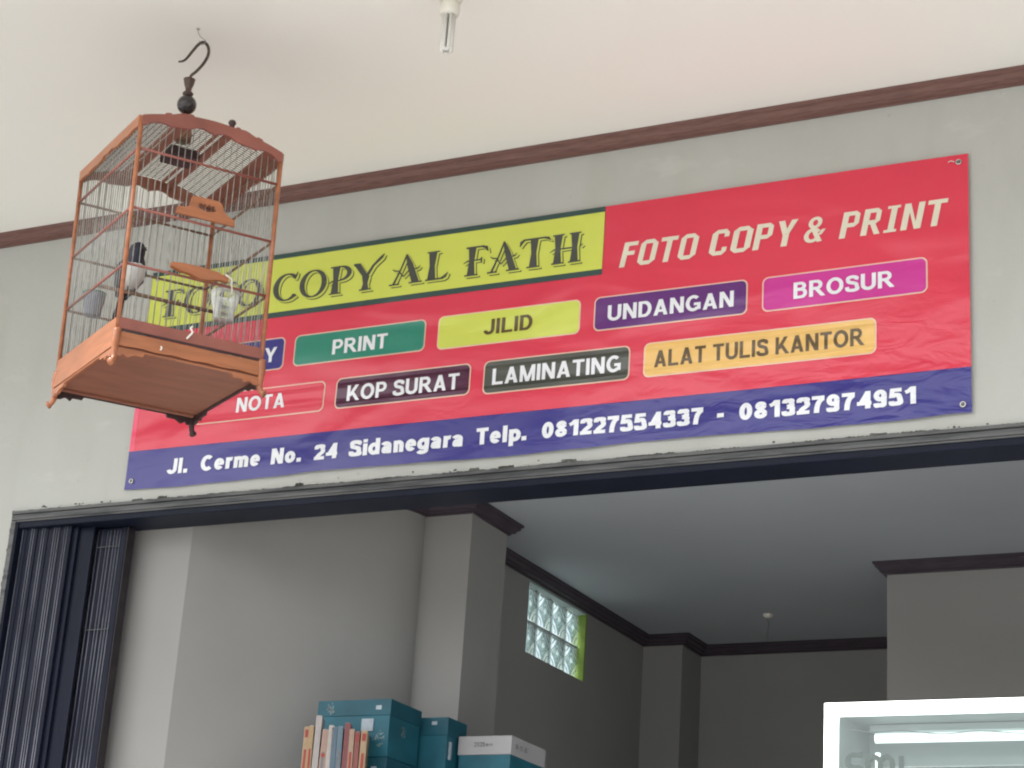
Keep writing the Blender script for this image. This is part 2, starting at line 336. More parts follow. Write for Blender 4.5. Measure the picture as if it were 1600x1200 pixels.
box(bm, XL-.075, XL, wy0, wy1, .15, wz0); box(bm, XL-.075, XL, wy0, wy1, wz1, ZS)
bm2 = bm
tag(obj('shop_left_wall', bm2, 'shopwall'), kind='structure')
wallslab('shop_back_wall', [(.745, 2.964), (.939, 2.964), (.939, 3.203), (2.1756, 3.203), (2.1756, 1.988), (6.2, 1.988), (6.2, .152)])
PROF = [(0, 0), (.046, 0), (.046, .008), (.038, .012), (.038, .020), (.024, .030), (.024, .036), (.010, .040), (.010, .046), (0, .046)]
tag(obj('facade_cornice', sweep([(-2.9, -.0005), (6.6, -.0005)], [(a*1.0, b*.95) for a, b in PROF], ZC-.0005), 'cornice'), kind='structure')
e = .0008
tag(obj('shop_cornice', sweep([(-.49, .156-e), (.195+e, .156-e)] + [(a_+e, b_-e) for a_, b_ in PIER] + [(.745+e, .837-e), (.943+e, .837-e), (.943+e, 1.127+e), (.745+e, 1.127+e), (.745+e, 2.964-e), (.939+e, 2.964-e),
    (.939+e, 3.203-e), (2.1756-e, 3.203-e), (2.1756-e, 1.988-e), (6.2-e, 1.988-e)], PROF, ZS-.0005), 'cornice2'), kind='structure')

tag(obj('bounce_slab', bx(-6, .60, .20, 9, 2.3, 2.5), 'bouncewhite'), kind='structure')  # unseen pale slab, added to bounce light up through the glass blocks

# ------------------------------------------------------------------ glass block window
win = thing('glass_block_window', (XL-.05, (wy0+wy1)/2, wz0), 'small high window of eight patterned glass blocks glowing in the left shop wall', 'window')
def wp(name, bm, m, par=None, sm=False):
    o = obj(name, bm, m, par or win, sm); 
    if par is None: o.matrix_parent_inverse = Matrix.Translation(win.location).inverted()
    return o
g = .002
wp('reveal', bx(XL-.0745, XL+.0015, wy1-.013, wy1+.0005, wz0, wz1), 'greenpaint')
wp('lintel_reveal', bx(XL-.0745, XL+.0015, wy0, wy1-.014, wz1-.008, wz1+.0005), 'grout')
bw = (wy1-.014-wy0)/4; bh = (wz1-.008-wz0)/2
grout = bmesh.new()
for k in range(1, 4): box(grout, XL-.075, XL-.030, wy0+k*bw-.0035, wy0+k*bw+.0035, wz0, wz1-.009)
for k in range(4): box(grout, XL-.075, XL-.029, wy0+k*bw+.004, wy0+(k+1)*bw-.004, wz0+bh-.004, wz0+bh+.004)
wp('grout', grout, 'grout')
def ribbon(bm, pts, x0, x1, w):
    n = len(pts)
    for i in range(n - 1):
        a = Vector(pts[i]); b = Vector(pts[i+1]); d = (b - a).normalized(); s = Vector((-d.y, d.x)) * w/2
        q = [a + s, a - s, b - s, b + s]
        lo = [bm.verts.new((x0, p.x, p.y)) for p in q]; mid = [bm.verts.new((x1, ((p - a) @ d) * d.x + a.x + 0*s.x, ((p - a) @ d) * d.y + a.y)) for p in (a, b)]
        bm.faces.new((lo[0], mid[0], mid[1], lo[3])); bm.faces.new((mid[0], lo[1], lo[2], mid[1]))
blk = bx(-.036, 0, -bw/2+.0045, bw/2-.0045, -bh/2+.0045, bh/2-.0045, .004)
blk.faces.ensure_lookup_table(); bmesh.ops.delete(blk, geom=[f for f in blk.faces if f.calc_center_median().x < -.03], context='FACES')
rid = bmesh.new(); hw, hh = bw/2-.008, bh/2-.008
def dia(sx, sz, pinch=.55):
    P = []
    for q in range(4):
        for k in range(8):
            t = k/8; a = [(sx, 0), (0, sz), (-sx, 0), (0, -sz)][q]; b = [(0, sz), (-sx, 0), (0, -sz), (sx, 0)][q]
            c = ((a[0]+b[0])*.5*pinch, (a[1]+b[1])*.5*pinch)
            P.append(((1-t)**2*a[0] + 2*t*(1-t)*c[0] + t*t*b[0], (1-t)**2*a[1] + 2*t*(1-t)*c[1] + t*t*b[1]))
    P.append(P[0]); return P
for s, p, wd in ((.98, .62, .008), (.66, .6, .007), (.36, .7, .007)): ribbon(rid, dia(hw*s, hh*min(1, s*1.15), p), .0002, .006, wd)
for a, b in ((1, 1), (-1, 1), (1, -1), (-1, -1)):
    ribbon(rid, [(a*hw, b*hh*.45), (a*hw*.72, b*hh*.55), (a*hw*.5, b*hh*.75), (a*hw*.42, b*hh)], .0002, .005, .006)
bev = bmesh.new()
box(bev, .0002, .004, -bw/2+.005, -bw/2+.017, -bh/2+.006, bh/2-.006)
bst = bmesh.new(); bmesh.ops.create_icosphere(bst, subdivisions=1, radius=.010, matrix=Matrix.Translation((.003, 0, 0)))
b0 = None
for r in range(2):
    for c in range(4):
        P = Vector((XL-.030, wy0+(c+.5)*bw, wz0+(r+.5)*bh)) - Vector(win.location)
        if b0 is None:
            b0 = obj('glass_block', blk, 'block', win); kids = [obj('diamond_relief', rid, 'blockridge', b0), obj('bevel_edge', bev, 'blockbright', b0), obj('centre_stud', bst, 'blockbright', b0)]
            b0.location = P
        else:
            q = b0.copy(); COL.objects.link(q); q.location = P
            for kk in kids:
                z = kk.copy(); COL.objects.link(z); z.parent = q

# ------------------------------------------------------------------ door frame and mortar
fr = thing('door_frame', (-.475, .06, .15), 'worn grey and navy steel frame across the top and left side of the wide shop opening', 'door frame')
def fp(name, bm, m, sm=False):
    o = obj(name, bm, m, fr, sm); o.matrix_parent_inverse = Matrix.Translation(fr.location).inverted(); return o
ZT = Z0-.043
fp('head_channel', box(box(bx(-.488, 5.49, -.012, .02, ZT-.012, ZT-.001, .001), -.488, 5.49, -.004, .02, ZT-.022, ZT-.0125, .001), -.488, 5.49, -.009, .02, ZT-.034, ZT-.0225, .002), 'frame')
fp('head_beam', bx(-.488, 5.49, .0005, .125, ZT-.062, ZT-.0345, .003), 'navy')
fp('channel_lip', bx(-.488, 5.49, -.0055, .0, ZT-.0405, ZT-.0348, .001), 'frame')
fp('rear_rail', bx(-.488, 5.49, .1255, .149, ZT-.060, ZT-.002, .002), 'navy')
fp('left_jamb', bx(-.489, -.468, -.008, .03, .152, ZT-.036, .002), 'frame')
fp('jamb_strip', bx(-.4675, -.458, -.004, .10, .152, ZT-.036, .001), 'navy')
fp('right_jamb', bx(5.44, 5.489, -.008, .12, .152, ZT-.0625, .002), 'navy')
# ragged mortar line above the frame and down the left side
def ragged(name, x0, x1, n, base, hgt, vertical=False, seed=0, m='mortar', th=.006):
    bm = bmesh.new(); prev = None
    for i in range(n + 1):
        t = i / n; u = x0 + (x1 - x0) * t
        h = hgt * (.25 + .9*abs(noise.noise(Vector((u*3.3, seed, 0)))) + .55*abs(noise.noise(Vector((u*23, seed+3, 0)))) + .5*abs(noise.noise(Vector((u*75, seed+5, 0)))))
        if noise.noise(Vector((u*9, seed+9, 0))) > .42: h += hgt*.9
        d = th*(.5 + abs(noise.noise(Vector((u*40, seed+1, 0)))))
        pts = [(0, 0), (0, -d), (h*.7, -d), (h, -.0006), (h, 0)]
        if vertical: ring = [bm.verts.new((base - a, b-.0003, u)) for a, b in pts]
        else: ring = [bm.verts.new((u, b-.0003, base + a)) for a, b in pts]
        if prev:
            for k in range(4): bm.faces.new((prev[k], prev[k+1], ring[k+1], ring[k]))
        prev = ring
    return tag(obj(name, bm, m), kind='structure')
ragged('mortar_edge', -.485, 5.49, 2600, ZT-.002, .0085, seed=4)
ragged('mortar_shadow_edge', -.487, 5.49, 2600, ZT-.0015, .0092, seed=11, m='crumbshade', th=.003)  # dark strip painted in as the shadow along the mortar
ragged('mortar_side_edge', 1.2, ZT+.004, 900, -.4893, .007, True, seed=2)
crumb = bmesh.new()
for i in range(22):
    u = random.choice((random.uniform(-.45, 3.4), random.gauss(-.33, .05), random.gauss(-.13, .06), random.gauss(2.95, .05), random.gauss(1.5, .3)))
    s = random.uniform(.0012, .0032)
    bmesh.ops.create_icosphere(crumb, subdivisions=1, radius=s, matrix=Matrix.Translation((u, -.002, ZT + .006 + abs(random.gauss(0, .006)))) @ Matrix.Diagonal((random.uniform(1, 2.4), .7, 1, 1)))
tag(obj('mortar_crumbs', crumb, 'crumbshade'), kind='stuff')

# ------------------------------------------------------------------ folding gate, stacked open at the left
gate = thing('folding_gate', (-.24, .08, .15), 'navy steel folding shutter gate stacked open at the left of the shop doorway', 'gate')
def gp(name, bm, m, par=None, sm=False):
    o = obj(name, bm, m, par or gate, sm)
    if par is None: o.matrix_parent_inverse = Matrix.Translation(gate.location).inverted()
    return o
GZ = ZT-.064
def slat(x0, x1, y, beads, zt, dep=.012, m='navy', curve=.002):
    """one upright pressed leaf: shallow folded section with returned edges and thin rolled beads"""
    n = 6; pts = [(x0, y+dep)] + [(x0 + (x1-x0)*k/n, y - curve*math.sin(math.pi*k/n)) for k in range(n+1)] + [(x1, y+dep), (x1-.0015, y+dep)]
    pts += [(x1 - .0015 - (x1-x0-.003)*k/n, y+.0015 - curve*math.sin(math.pi*k/n)) for k in range(n+1)] + [(x0+.0015, y+dep)]
    o = gp('slat', extrude_poly(pts, lambda u, v, t: (u, v, .16+t), zt-.16), m)
    for b in beads:
        k = (b - x0) / (x1 - x0); yy = y - curve*math.sin(math.pi*k)
        bb = bmesh.new(); tube(bb, [(b, yy-.0005, .17), (b, yy-.0005, zt-.006)], .0012, 6)
        obj('bead', bb, 'bead', o, True)
    return o
for x0, x1, bs in ((-.457, -.432, (-.449,)), (-.430, -.385, (-.408, -.398)), (-.383, -.338, (-.362, -.352)),
                   (-.336, -.283, (-.310, -.300, -.290)), (-.281, -.236, (-.262, -.252))):
    slat(x0, x1, .022 + random.uniform(-.003, .003), bs, GZ+.028)
slat(-.2345, -.1515, .046, (), GZ+.0, dep=.012, curve=-.004)
gp('rear_leaf', bx(-.250, -.215, .036, .060, .16, GZ, .002), 'navy')
for x0, x1, bs in ((-.158, -.118, (-.150, -.132)), (-.116, -.088, (-.110, -.096)), (-.086, -.048, (-.080, -.066, -.054))):
    slat(x0, x1, .074, bs, GZ-.004, dep=.016)
gp('end_stile', bx(-.046, -.026, .070, .115, .16, GZ-.002, .003), 'navy')
gp('stile_edge', bx(-.0255, -.021, .072, .113, .16, GZ-.002, .001), 'rust')
for zz in (-.03, -.33): gp('lattice_strap', bx(-.150, -.050, .0625, .065, GZ+zz-.045, GZ+zz-.0425), 'frame')

# ------------------------------------------------------------------ banner
BW, BH = 3.0, .832
def off(x, z):
    e_ = 1 - min(1, abs(x-BW/2)/(BW/2))**8
    r = .0035*math.sin(x*3.1+.6)*math.sin(z*3.4+.4) + .0022*noise.noise(Vector((x*2.6, z*5.0, 1.3)))
    low = max(0, 1 - z/.16)
    r += low*.0055*noise.noise(Vector((x*4.4, 7.1, z*6)))
    return max(-.006, r)
ban = thing('shop_banner', (0, -.011, Z0), 'long red vinyl shop banner with yellow title panel and navy strip, on grey wall', 'banner')
def layer(k): return -.0011*k
def sheet(name, x0, x1, z0, z1, k, m, parent=ban, r=0.0, edge=None, th=0):
    """gridded flat print, optional rounded corners or wavy hem"""
    nx = max(2, int((x1-x0)/.02)); nz = max(8, int((z1-z0)/.014)) if r else max(2, int((z1-z0)/.02)); bm = bmesh.new(); rows = []
    zs = [z0 + (z1-z0)*j/nz for j in range(nz+1)]
    if r:
        zs = sorted(set([z0 + r*(1-math.cos(math.pi/2*j/6)) for j in range(7)] + [z1 - r*(1-math.cos(math.pi/2*j/6)) for j in range(7)] + [z0+r+(z1-z0-2*r)*j/4 for j in range(5)]))
    for z in zs:
        ins = 0
        if r:
            d = max(0, z0 + r - z, z - (z1 - r)); ins = r - math.sqrt(max(0, r*r - d*d))
        row = []
        for i in range(nx+1):
            x = x0 + ins + (x1-x0-2*ins)*i/nx; zz = z
            if edge: zz += edge(x, z)
            row.append(bm.verts.new((x, layer(k) + off(x, z), zz)))
        rows.append(row)
    for a, b in zip(rows, rows[1:]):
        for i in range(nx): bm.faces.new((a[i], a[i+1], b[i+1], b[i]))
    o = obj(name, bm, m, parent, True)
    for p in o.data.polygons: pass
    return o
for nm, c in dict(bred=(0.66, 0.032, 0.070), bnavy=(0.022, 0.018, 0.20), byellow=(0.60, 0.66, 0.10), bgreenline=(0.025, 0.065, 0.060), bgreen=(0.015, 0.22, 0.15),
                  bpurple=(0.11, 0.018, 0.17), bmagenta=(0.56, 0.028, 0.28), bmaroon=(0.075, 0.012, 0.045), bgrey=(0.072, 0.078, 0.066), borange=(0.78, 0.48, 0.14),
                  bcream=(0.70, 0.65, 0.53), bwhite=(0.76, 0.78, 0.82), bdark=(0.055, 0.06, 0.05), bbrown=(0.10, 0.06, 0.02), bbordr=(0.80, 0.58, 0.45), bpink=(0.78, 0.06, 0.14)).items():
    M[nm] = banner_material('vinyl_' + nm[1:], c)
def flip_front(o):
    for p in o.data.polygons:
        if p.normal.y > 0: p.flip()
hem = lambda x, z: (-.004*math.sin(x*5.3) - .003*noise.noise(Vector((x*7, 2, 0)))) * max(0, 1 - z/.12)
sheet('vinyl_sheet', 0, BW, .142, BH, 0, 'bred')
sheet('address_strip', 0, BW, 0, .1415, 0, 'bnavy', edge=hem)
sheet('left_hem', .001, .020, .143, BH-.001, .6, 'bpink')
t1 = sheet('title_panel', .001, 1.807, .588, BH+.0005, 1, 'bgreenline')
sheet('title_field', .001, 1.8065, .608, .813, 2, 'byellow', t1)

def seg2(p, w):
    """2-D constant-width stroke strip with mitred joints -> list of quads"""
    P = [Vector(q) for q in p]; L = []; R = []
    for i in range(len(P)):
        d0 = (P[i] - P[i-1]).normalized() if i else None; d1 = (P[i+1] - P[i]).normalized() if i < len(P)-1 else None
        if d0 is None: d0 = d1
        if d1 is None: d1 = d0
        n0 = Vector((-d0.y, d0.x)); n1 = Vector((-d1.y, d1.x)); m = (n0+n1)/(1+n0.dot(n1))*w/2
        L.append(P[i]+m); R.append(P[i]-m)
    return [[tuple(L[i]), tuple(L[i+1]), tuple(R[i+1]), tuple(R[i])] for i in range(len(P)-1)]
def earc(cx, cy, rx, ry, a0, a1, n=None):
    n = n or max(6, int(abs(a1-a0)/15))
    return [(cx + rx*math.cos(math.radians(a0+(a1-a0)*i/n)), cy + ry*math.sin(math.radians(a0+(a1-a0)*i/n))) for i in range(n+1)]
def spl(ctrl, n=5): return [(v[0], v[1]) for v in (tuple(q) for q in smooth_path([(a, b, 0) for a, b in ctrl], n))]
def sans(c, w):
    """grotesque letters, cap height 1, stroke width w -> (quads, advance width)"""
    a = w/2; X = .74; hb = w*.88
    def r(x0, y0, x1, y1): return [[(x0, y0), (x1, y0), (x1, y1), (x0, y1)]]
    def dg(x0, y0, x1, y1, k=1.0):
        h = a*k*math.hypot(x1-x0, y1-y0)/abs(y1-y0); return [[(x0-h, y0), (x0+h, y0), (x1+h, y1), (x1-h, y1)]]
    def st_(p, ww=None): return seg2(p, ww or w)
    def bowl(x, xr, y0, y1, ww=None):
        return r(0+w, y1-hb, x, y1) + r(w, y0, x, y0+hb) + st_(earc(x, (y0+y1)/2, xr-x-a, (y1-y0)/2-hb/2, -90, 90, 10), ww or (w*.94))
    if c == ' ': return [], .32
    if c == '.': return r(0, 0, w*1.05, w*1.05), w*1.05
    if c == '-': return r(0, .28, .36, .28+w), .36
    if c == 'A': return dg(.06+a*.6, 0, .37, 1) + dg(.68-a*.6+.02, 0, .37, 1) + r(.20, .20, .56, .20+hb*.95), .76
    if c == 'B': return r(0, 0, w, 1) + bowl(.36, .62, .5-hb*.1, 1) + bowl(.38, .67, 0, .5+hb*.75), .67
    if c == 'C': return st_(earc(.39, .5, .39-a, .51-a, 47, 313, 20)), .72
    if c == 'D': return r(0, 0, w, 1) + r(w, 1-hb, .31, 1) + r(w, 0, .31, hb) + st_(earc(.31, .5, .37-a, .5-hb/2, -90, 90, 14)), .68
    if c == 'F': return r(0, 0, w, 1) + r(w, 1-hb, .60, 1) + r(w, .45, .53, .45+hb), .60
    if c == 'G': return st_(earc(.39, .5, .39-a, .51-a, 47, 318, 20)) + r(.42, .36, .76, .36+hb) + r(.76-w*.95, .10, .76, .36), .76
    if c == 'I': return r(0, 0, w, 1), w
    if c == 'J': return r(.34, .30, .34+w, 1) + st_(earc(.34+a-.20, .30, .20, .31-a, 0, -175, 12)), .34+w
    if c == 'K': return r(0, 0, w, 1) + dg(w*.9, .30, .60-a*.2, 1, .95) + dg(.66-a*.3+.04, 0, w+.12, .56, .95), .74
    if c == 'L': return r(0, 0, w, 1) + r(w, 0, .60, hb), .60
    if c == 'M': return r(0, 0, w*.92, 1) + r(.84-w*.92, 0, .84, 1) + dg(.42, 0, w*.5+.01, 1, .92) + dg(.42, 0, .84-w*.5-.01, 1, .92), .84
    if c == 'N': return r(0, 0, w, 1) + r(.71-w, 0, .71, 1) + dg(.71-a-.01, 0, a+.01, 1, 1.0), .71
    if c == 'O': return st_(earc(.41, .5, .41-a, .51-a, 0, 360, 26)), .82
    if c == 'P': return r(0, 0, w, 1) + bowl(.35, .64, .37, 1), .64
    if c == 'R': return r(0, 0, w, 1) + bowl(.36, .65, .41, 1) + dg(.66-a*.4+.05, 0, .36, .46, .98), .74
    if c == 'S': return st_(spl([(.60-a, .71), (.53, .86-a*.2), (.33, 1-a-.01+.01), (.13+a*.1, .88-a*.3), (a+.025, .72), (.17, .60), (.33, .54), (.50, .46), (.64-a, .30), (.56, .13+a*.1), (.33, a-.01), (.11, .13+a*.1), (a-.02, .31)])), .64
    if c == 'T': return r(0, 1-hb, .64, 1) + r(.32-a, 0, .32+a, 1-hb), .64
    if c == 'U': return r(0, .34, w, 1) + r(.71-w, .34, .71, 1) + st_(earc(.355, .34, .355-a, .35-a, 180, 360, 14)), .71
    if c == 'Y': return dg(.35, .40, .08, 1) + dg(.35, .40, .62, 1) + r(.35-a, 0, .35+a, .44), .70
    xh = .73
    if c == 'l': return r(0, 0, w, 1), w
    if c == 'i': return r(0, 0, w, xh) + r(0, 1-w*.85, w, 1), w
    if c == 'n': return r(0, 0, w, xh) + r(.54-w, 0, .54, .44) + st_(earc(.54-a-.17, .44, .17, .30-a, 0, 165, 10)), .54
    if c == 'm': return r(0, 0, w, xh) + r(.43-a, 0, .43+a, .46) + r(.86-w, 0, .86, .46) + st_(earc(.43-.155, .46, .155, .28-a, 0, 165, 10)) + st_(earc(.86-a-.155, .46, .155, .28-a, 0, 165, 10)), .86
    if c == 'r': return r(0, 0, w, xh) + st_(earc(.32, .40, .22, .34-a, 75, 175, 8)), .38
    if c == 'o': return st_(earc(.30, xh/2, .30-a, xh/2+.01-a, 0, 360, 22)), .60
    if c == 'e': return st_(earc(.29, xh/2, .29-a, xh/2+.01-a, 0, 320, 20)) + r(a, xh/2-hb*.36, .56, xh/2+hb*.36), .58
    if c == 'c': return st_(earc(.29, xh/2, .29-a, xh/2+.01-a, 45, 315, 18)), .54
    if c == 'd': return r(.58-w, 0, .58, 1) + st_(earc(.58-a-.19, xh/2, .20, xh/2+.01-a, 0, 360, 22)), .58
    if c == 'p': return r(0, -.27, w, xh) + st_(earc(a+.19, xh/2, .20, xh/2+.01-a, 0, 360, 22)), .58
    if c == 'g': return r(.58-w, -.02, .58, xh) + st_(earc(.58-a-.19, xh/2+.015, .20, xh/2-a, 0, 360, 22)) + st_(earc(.58-a-.21, -.02, .21, .25-a, 0, -165, 12)), .58
    if c == 'a': return r(.53-w, 0, .53, .50) + st_(earc(.53-a-.175, .48, .175, .26-a, 0, 160, 10)) + st_(spl([(.53-a, .42-a*.3), (.34, .40-a*.2), (.17, .33), (a+.01, .21), (.15, a+.02), (.30, a+.02), (.53-a, .18)])), .55
    if c == '0': return st_(earc(.30, .5, .30-a, .51-a, 0, 360, 24)), .60
    if c == '1': return r(.24, 0, .24+w, 1) + st_([(.02, .70), (.16, .76), (.30, .93)], w*.85), .24+w
    if c == '2': return st_(spl([(a-.01, .70), (.12, .88-a*.2), (.29, 1-a), (.47, .88-a*.2), (.57-a, .72), (.48, .52), (.26, .30), (a+.02, a*.9)])) + r(0, 0, .58, hb), .58
    if c == '3': return st_(spl([(a-.01, .75), (.14, .90-a*.2), (.28, 1-a), (.44, .90-a*.2), (.55-a, .75), (.44, .60), (.24, .53)])) + st_(spl([(.24, .53), (.46, .47), (.585-a, .30), (.48, .13+a*.1), (.28, a-.01), (.12, .12+a*.1), (a-.02, .28)])), .58
    if c == '4': return r(.36, 0, .36+w, 1) + dg(a*1.2, .26, .36+a, .96, .9) + r(0, .20, .64, .20+hb), .64
    if c == '5': return r(.12, 1-hb, .54, 1) + dg(.09, .46, .15, 1, .9) + st_(spl([(a-.0, .52), (.20, .60-a*.1), (.40, .58), (.59-a, .34), (.48, .13+a*.1), (.28, a-.01), (.11, .13), (a-.02, .27)])), .59
    if c == '7': return r(0, 1-hb, .57, 1) + st_(spl([(.50, 1-hb*.8), (.34, .66), (.25, .36), (.22, 0)])), .57
    if c == '8': return st_(earc(.30, .745, .26-a, .255-a, 0, 360, 20)) + st_(earc(.30, .275, .30-a, .285-a, 0, 360, 22)), .60
    if c == '9': return st_(earc(.29, .67, .29-a, .34-a, 0, 360, 22)) + st_(spl([(.585-a, .66), (.57-a, .34), (.44, .12), (.27, a-.01), (.13, .11), (a-.01, .24)])), .59
    if c == '6': return st_(earc(.30, .33, .29-a, .34-a, 0, 360, 22)) + st_(spl([(.015+a, .34), (.03+a, .66), (.15, .88), (.32, 1-a), (.46, .89), (.59-a, .76)])), .59
    return [], .3
def text_mesh(s, bold=.17, gap=.095):
    polys = []; cur = 0
    for c in s:
        g_, adv = sans(c, bold); polys += [[(x+cur, y) for x, y in P] for P in g_]; cur += adv + (gap if c != ' ' else 0)
    bm = bmesh.new()
    for i, P in enumerate(polys):
        f = bm.faces.new([bm.verts.new((x, y, (i % 7)*.004)) for x, y in P]); f.normal_update()
    me = bpy.data.meshes.new('t'); bm.to_mesh(me); bm.free(); return me
CAPH = None
def lay_text(me, x0, x1, z0, h, k, m, parent, slant=0.0, capref=None, dx=0, dz=0, desc=False, name='lettering'):
    xs = [v.co.x for v in me.vertices]; ys = [v.co.y for v in me.vertices]
    a, b = min(xs), max(xs); sx = (x1-x0)/(b-a)
    sy = h / (capref or max(ys))
    for v in me.vertices:
        X = x0 + (v.co.x-a)*sx; Z = z0 + v.co.y*sy; X += slant*(Z-z0)
        X += dx; Z += dz
        v.co = (X, layer(k) + off(X, Z) - v.co.z*h*.4, Z)
    o = obj(name, me, m, parent); return o
CAPREF = 1.0
def label(s, x0, x1, z0, h, k, m, parent, bold=.19, slant=0):
    return lay_text(text_mesh(s, bold), x0, x1, z0, h, k, m, parent, slant, CAPREF)
def badge(s, x0, x1, z0, z1, fill, tx0, tx1, tz, th, tcol, border='bbordr', bold=.19):
    b = sheet('badge_border', x0, x1, z0, z1, 1, border, ban, r=.020)
    sheet('badge_fill', x0+.0042, x1-.0042, z0+.0042, z1-.0042, 2, fill, b, r=.017)
    label(s, tx0, tx1, tz, th, 3, tcol, b, bold)
badge('FOTO COPY', .08, .612, .391, .510, 'bnavy', .130, .582, .421, .054, 'bwhite')
badge('PRINT', .652, 1.171, .394, .508, 'bgreen', .809, 1.026, .420, .054, 'bwhite')
badge('JILID', 1.218, 1.739, .390, .510, 'byellow', 1.391, 1.569, .424, .054, 'bbrown')
badge('UNDANGAN', 1.787, 2.306, .391, .509, 'bpurple', 1.836, 2.262, .421, .054, 'bwhite')
badge('BROSUR', 2.354, 2.874, .391, .507, 'bmagenta', 2.456, 2.774, .422, .054, 'bwhite')
badge('NOTA', .262, .795, .217, .328, 'bred', .437, .636, .247, .054, 'bwhite')
badge('KOP SURAT', .839, 1.354, .219, .330, 'bmaroon', .886, 1.314, .243, .056, 'bwhite')
badge('LAMINATING', 1.402, 1.919, .214, .330, 'bgrey', 1.436, 1.889, .244, .056, 'bwhite')
badge('ALAT TULIS KANTOR', 1.966, 2.717, .215, .331, 'borange', 2.003, 2.681, .245, .056, 'bbrown')
strip = [o for o in ban.children if o.name == 'address_strip'][0]
for s, a, b in (('Jl.', .176, .262), ('Cerme', .317, .561), ('No.', .606, .727), ('24', .778, .870), ('Sidanegara', .915, 1.342), ('Telp.', 1.391, 1.573),
                ('081227554337', 1.627, 2.173), ('-', 2.218, 2.240), ('081327974951', 2.290, 2.837)):
    label(s, a, b, .043, .056 if s[0] not in '02' else .054, 1.5, 'bwhite', strip, .24)

# hand-drawn letters ------------------------------------------------
def poly_mesh(polys):
    bm = bmesh.new()
    for i, P in enumerate(polys):
        vs = [bm.verts.new((x, y, 0)) for x, y in P]
        try: f = bm.faces.new(vs)
        except ValueError: continue
        f.normal_update()
    bmesh.ops.triangulate(bm, faces=bm.faces[:])
    return bm
def stroke(p, w):
    """2-D stroke polygon with a width at each point"""
    n = len(p); L = []; R = []
    for i in range(n):
        a = Vector(p[max(i-1, 0)]); b = Vector(p[min(i+1, n-1)]); d = (b-a).normalized(); s = Vector((-d.y, d.x)) * w[i]/2; q = Vector(p[i])
        L.append(q+s); R.append(q-s)
    return [[tuple(L[i]), tuple(L[i+1]), tuple(R[i+1]), tuple(R[i])] for i in range(n-1)]
def arcp(cx, cy, rx, ry, a0, a1, n=14):
    return [(cx + rx*math.cos(math.radians(a0+(a1-a0)*i/n)), cy + ry*math.sin(math.radians(a0+(a1-a0)*i/n))) for i in range(n+1)]
TK, TN, SF = .17, .045, .05
def serif(x0, x1, y, t=SF): return [[(x0, y), (x1, y), (x1, y+t), (x0, y+t)]]
def st(x, w=TK, y0=0, y1=1, flare=.03):
    return [[(x-w/2-flare, y0), (x+w/2+flare, y0), (x+w/2-.012, (y0+y1)*.5), (x-w/2+.012, (y0+y1)*.5)], [(x-w/2+.012, (y0+y1)*.5), (x+w/2-.012, (y0+y1)*.5), (x+w/2+flare, y1), (x-w/2-flare, y1)]]
def ring(cx, cy, rx, ry, a0, a1, thick, thin):
    p = arcp(cx, cy, rx, ry, a0, a1, 28); wv = []
    for i in range(len(p)):
        a = math.radians(a0 + (a1-a0)*i/28); wv.append(thin + (thick-thin)*abs(math.cos(a))**1.3)
    return stroke(p, wv)
def glyph(c):
    if c == 'O': return ring(.40, .5, .33, .47, 0, 360, .16, .05), .80
    if c == 'C': return ring(.40, .5, .33, .47, 48, 322, .17, .05) + stroke([(.60, .78), (.66, .90), (.69, 1.02)], [.10, .06, .02]) + stroke([(.66, .22), (.71, .12)], [.05, .02]), .74
    if c == 'P': return st(.22) + serif(.06, .40, 0) + serif(.04, .30, .95) + ring(.34, .73, .27, .24, -90, 90, .14, .05) + stroke([(.30, .97), (.36, .97)], [.05, .05]) + stroke([(.02, .40), (.12, .48), (.36, .48)], [.02, .05, .05]), .66
    if c == 'Y': return st(.40, .16, 0, .5) + serif(.24, .58, 0) + stroke([(.02, .97), (.14, .93), (.40, .48)], [.06, .17, .15]) + stroke([(.42, .48), (.60, .85), (.82, 1.10), (.90, 1.22)], [.10, .08, .10, .015]), .76
    if c == 'A': return stroke([(.40, 1.03), (.52, .66), (.70, .03)], [.05, .16, .20]) + stroke([(.41, 1.0), (.28, .55), (.10, .03)], [.05, .045, .07]) + serif(-.02, .26, 0) + serif(.52, .88, 0) + \
        stroke([(.04, .56), (.12, .50), (.22, .48), (.36, .27), (.50, .46), (.74, .50), (.80, .58)], [.02, .045, .05, .05, .05, .045, .02]), .84
    if c == 'L': return st(.24) + serif(.08, .42, .95) + serif(.08, .58, 0, .06) + stroke([(.50, .03), (.60, .08), (.68, .22)], [.06, .10, .02]), .70
    if c == 'F': return st(.26) + serif(.08, .46, 0) + serif(.08, .60, .94, .06) + stroke([(.54, .97), (.66, .92), (.72, .78)], [.06, .10, .02]) + stroke([(.02, .44), (.14, .52), (.50, .52), (.56, .60)], [.02, .05, .05, .02]) + stroke([(.54, .60), (.54, .44)], [.04, .04]), .70
    if c == 'T': return st(.38) + serif(.20, .56, 0) + serif(.06, .70, .94, .06) + stroke([(.10, .97), (.02, .90), (-.02, .76)], [.06, .10, .02]) + stroke([(.66, .97), (.76, .94), (.84, .86)], [.06, .09, .02]), .80
    if c == 'H': return st(.20) + serif(.04, .36, 0) + serif(.04, .36, .95) + st(.66) + serif(.50, .82, 0) + serif(.50, .82, .95) + stroke([(-.02, .42), (.10, .50), (.66, .50)], [.02, .05, .05]) + stroke([(.80, .52), (.88, .58)], [.05, .02]), .86
    return [], .30
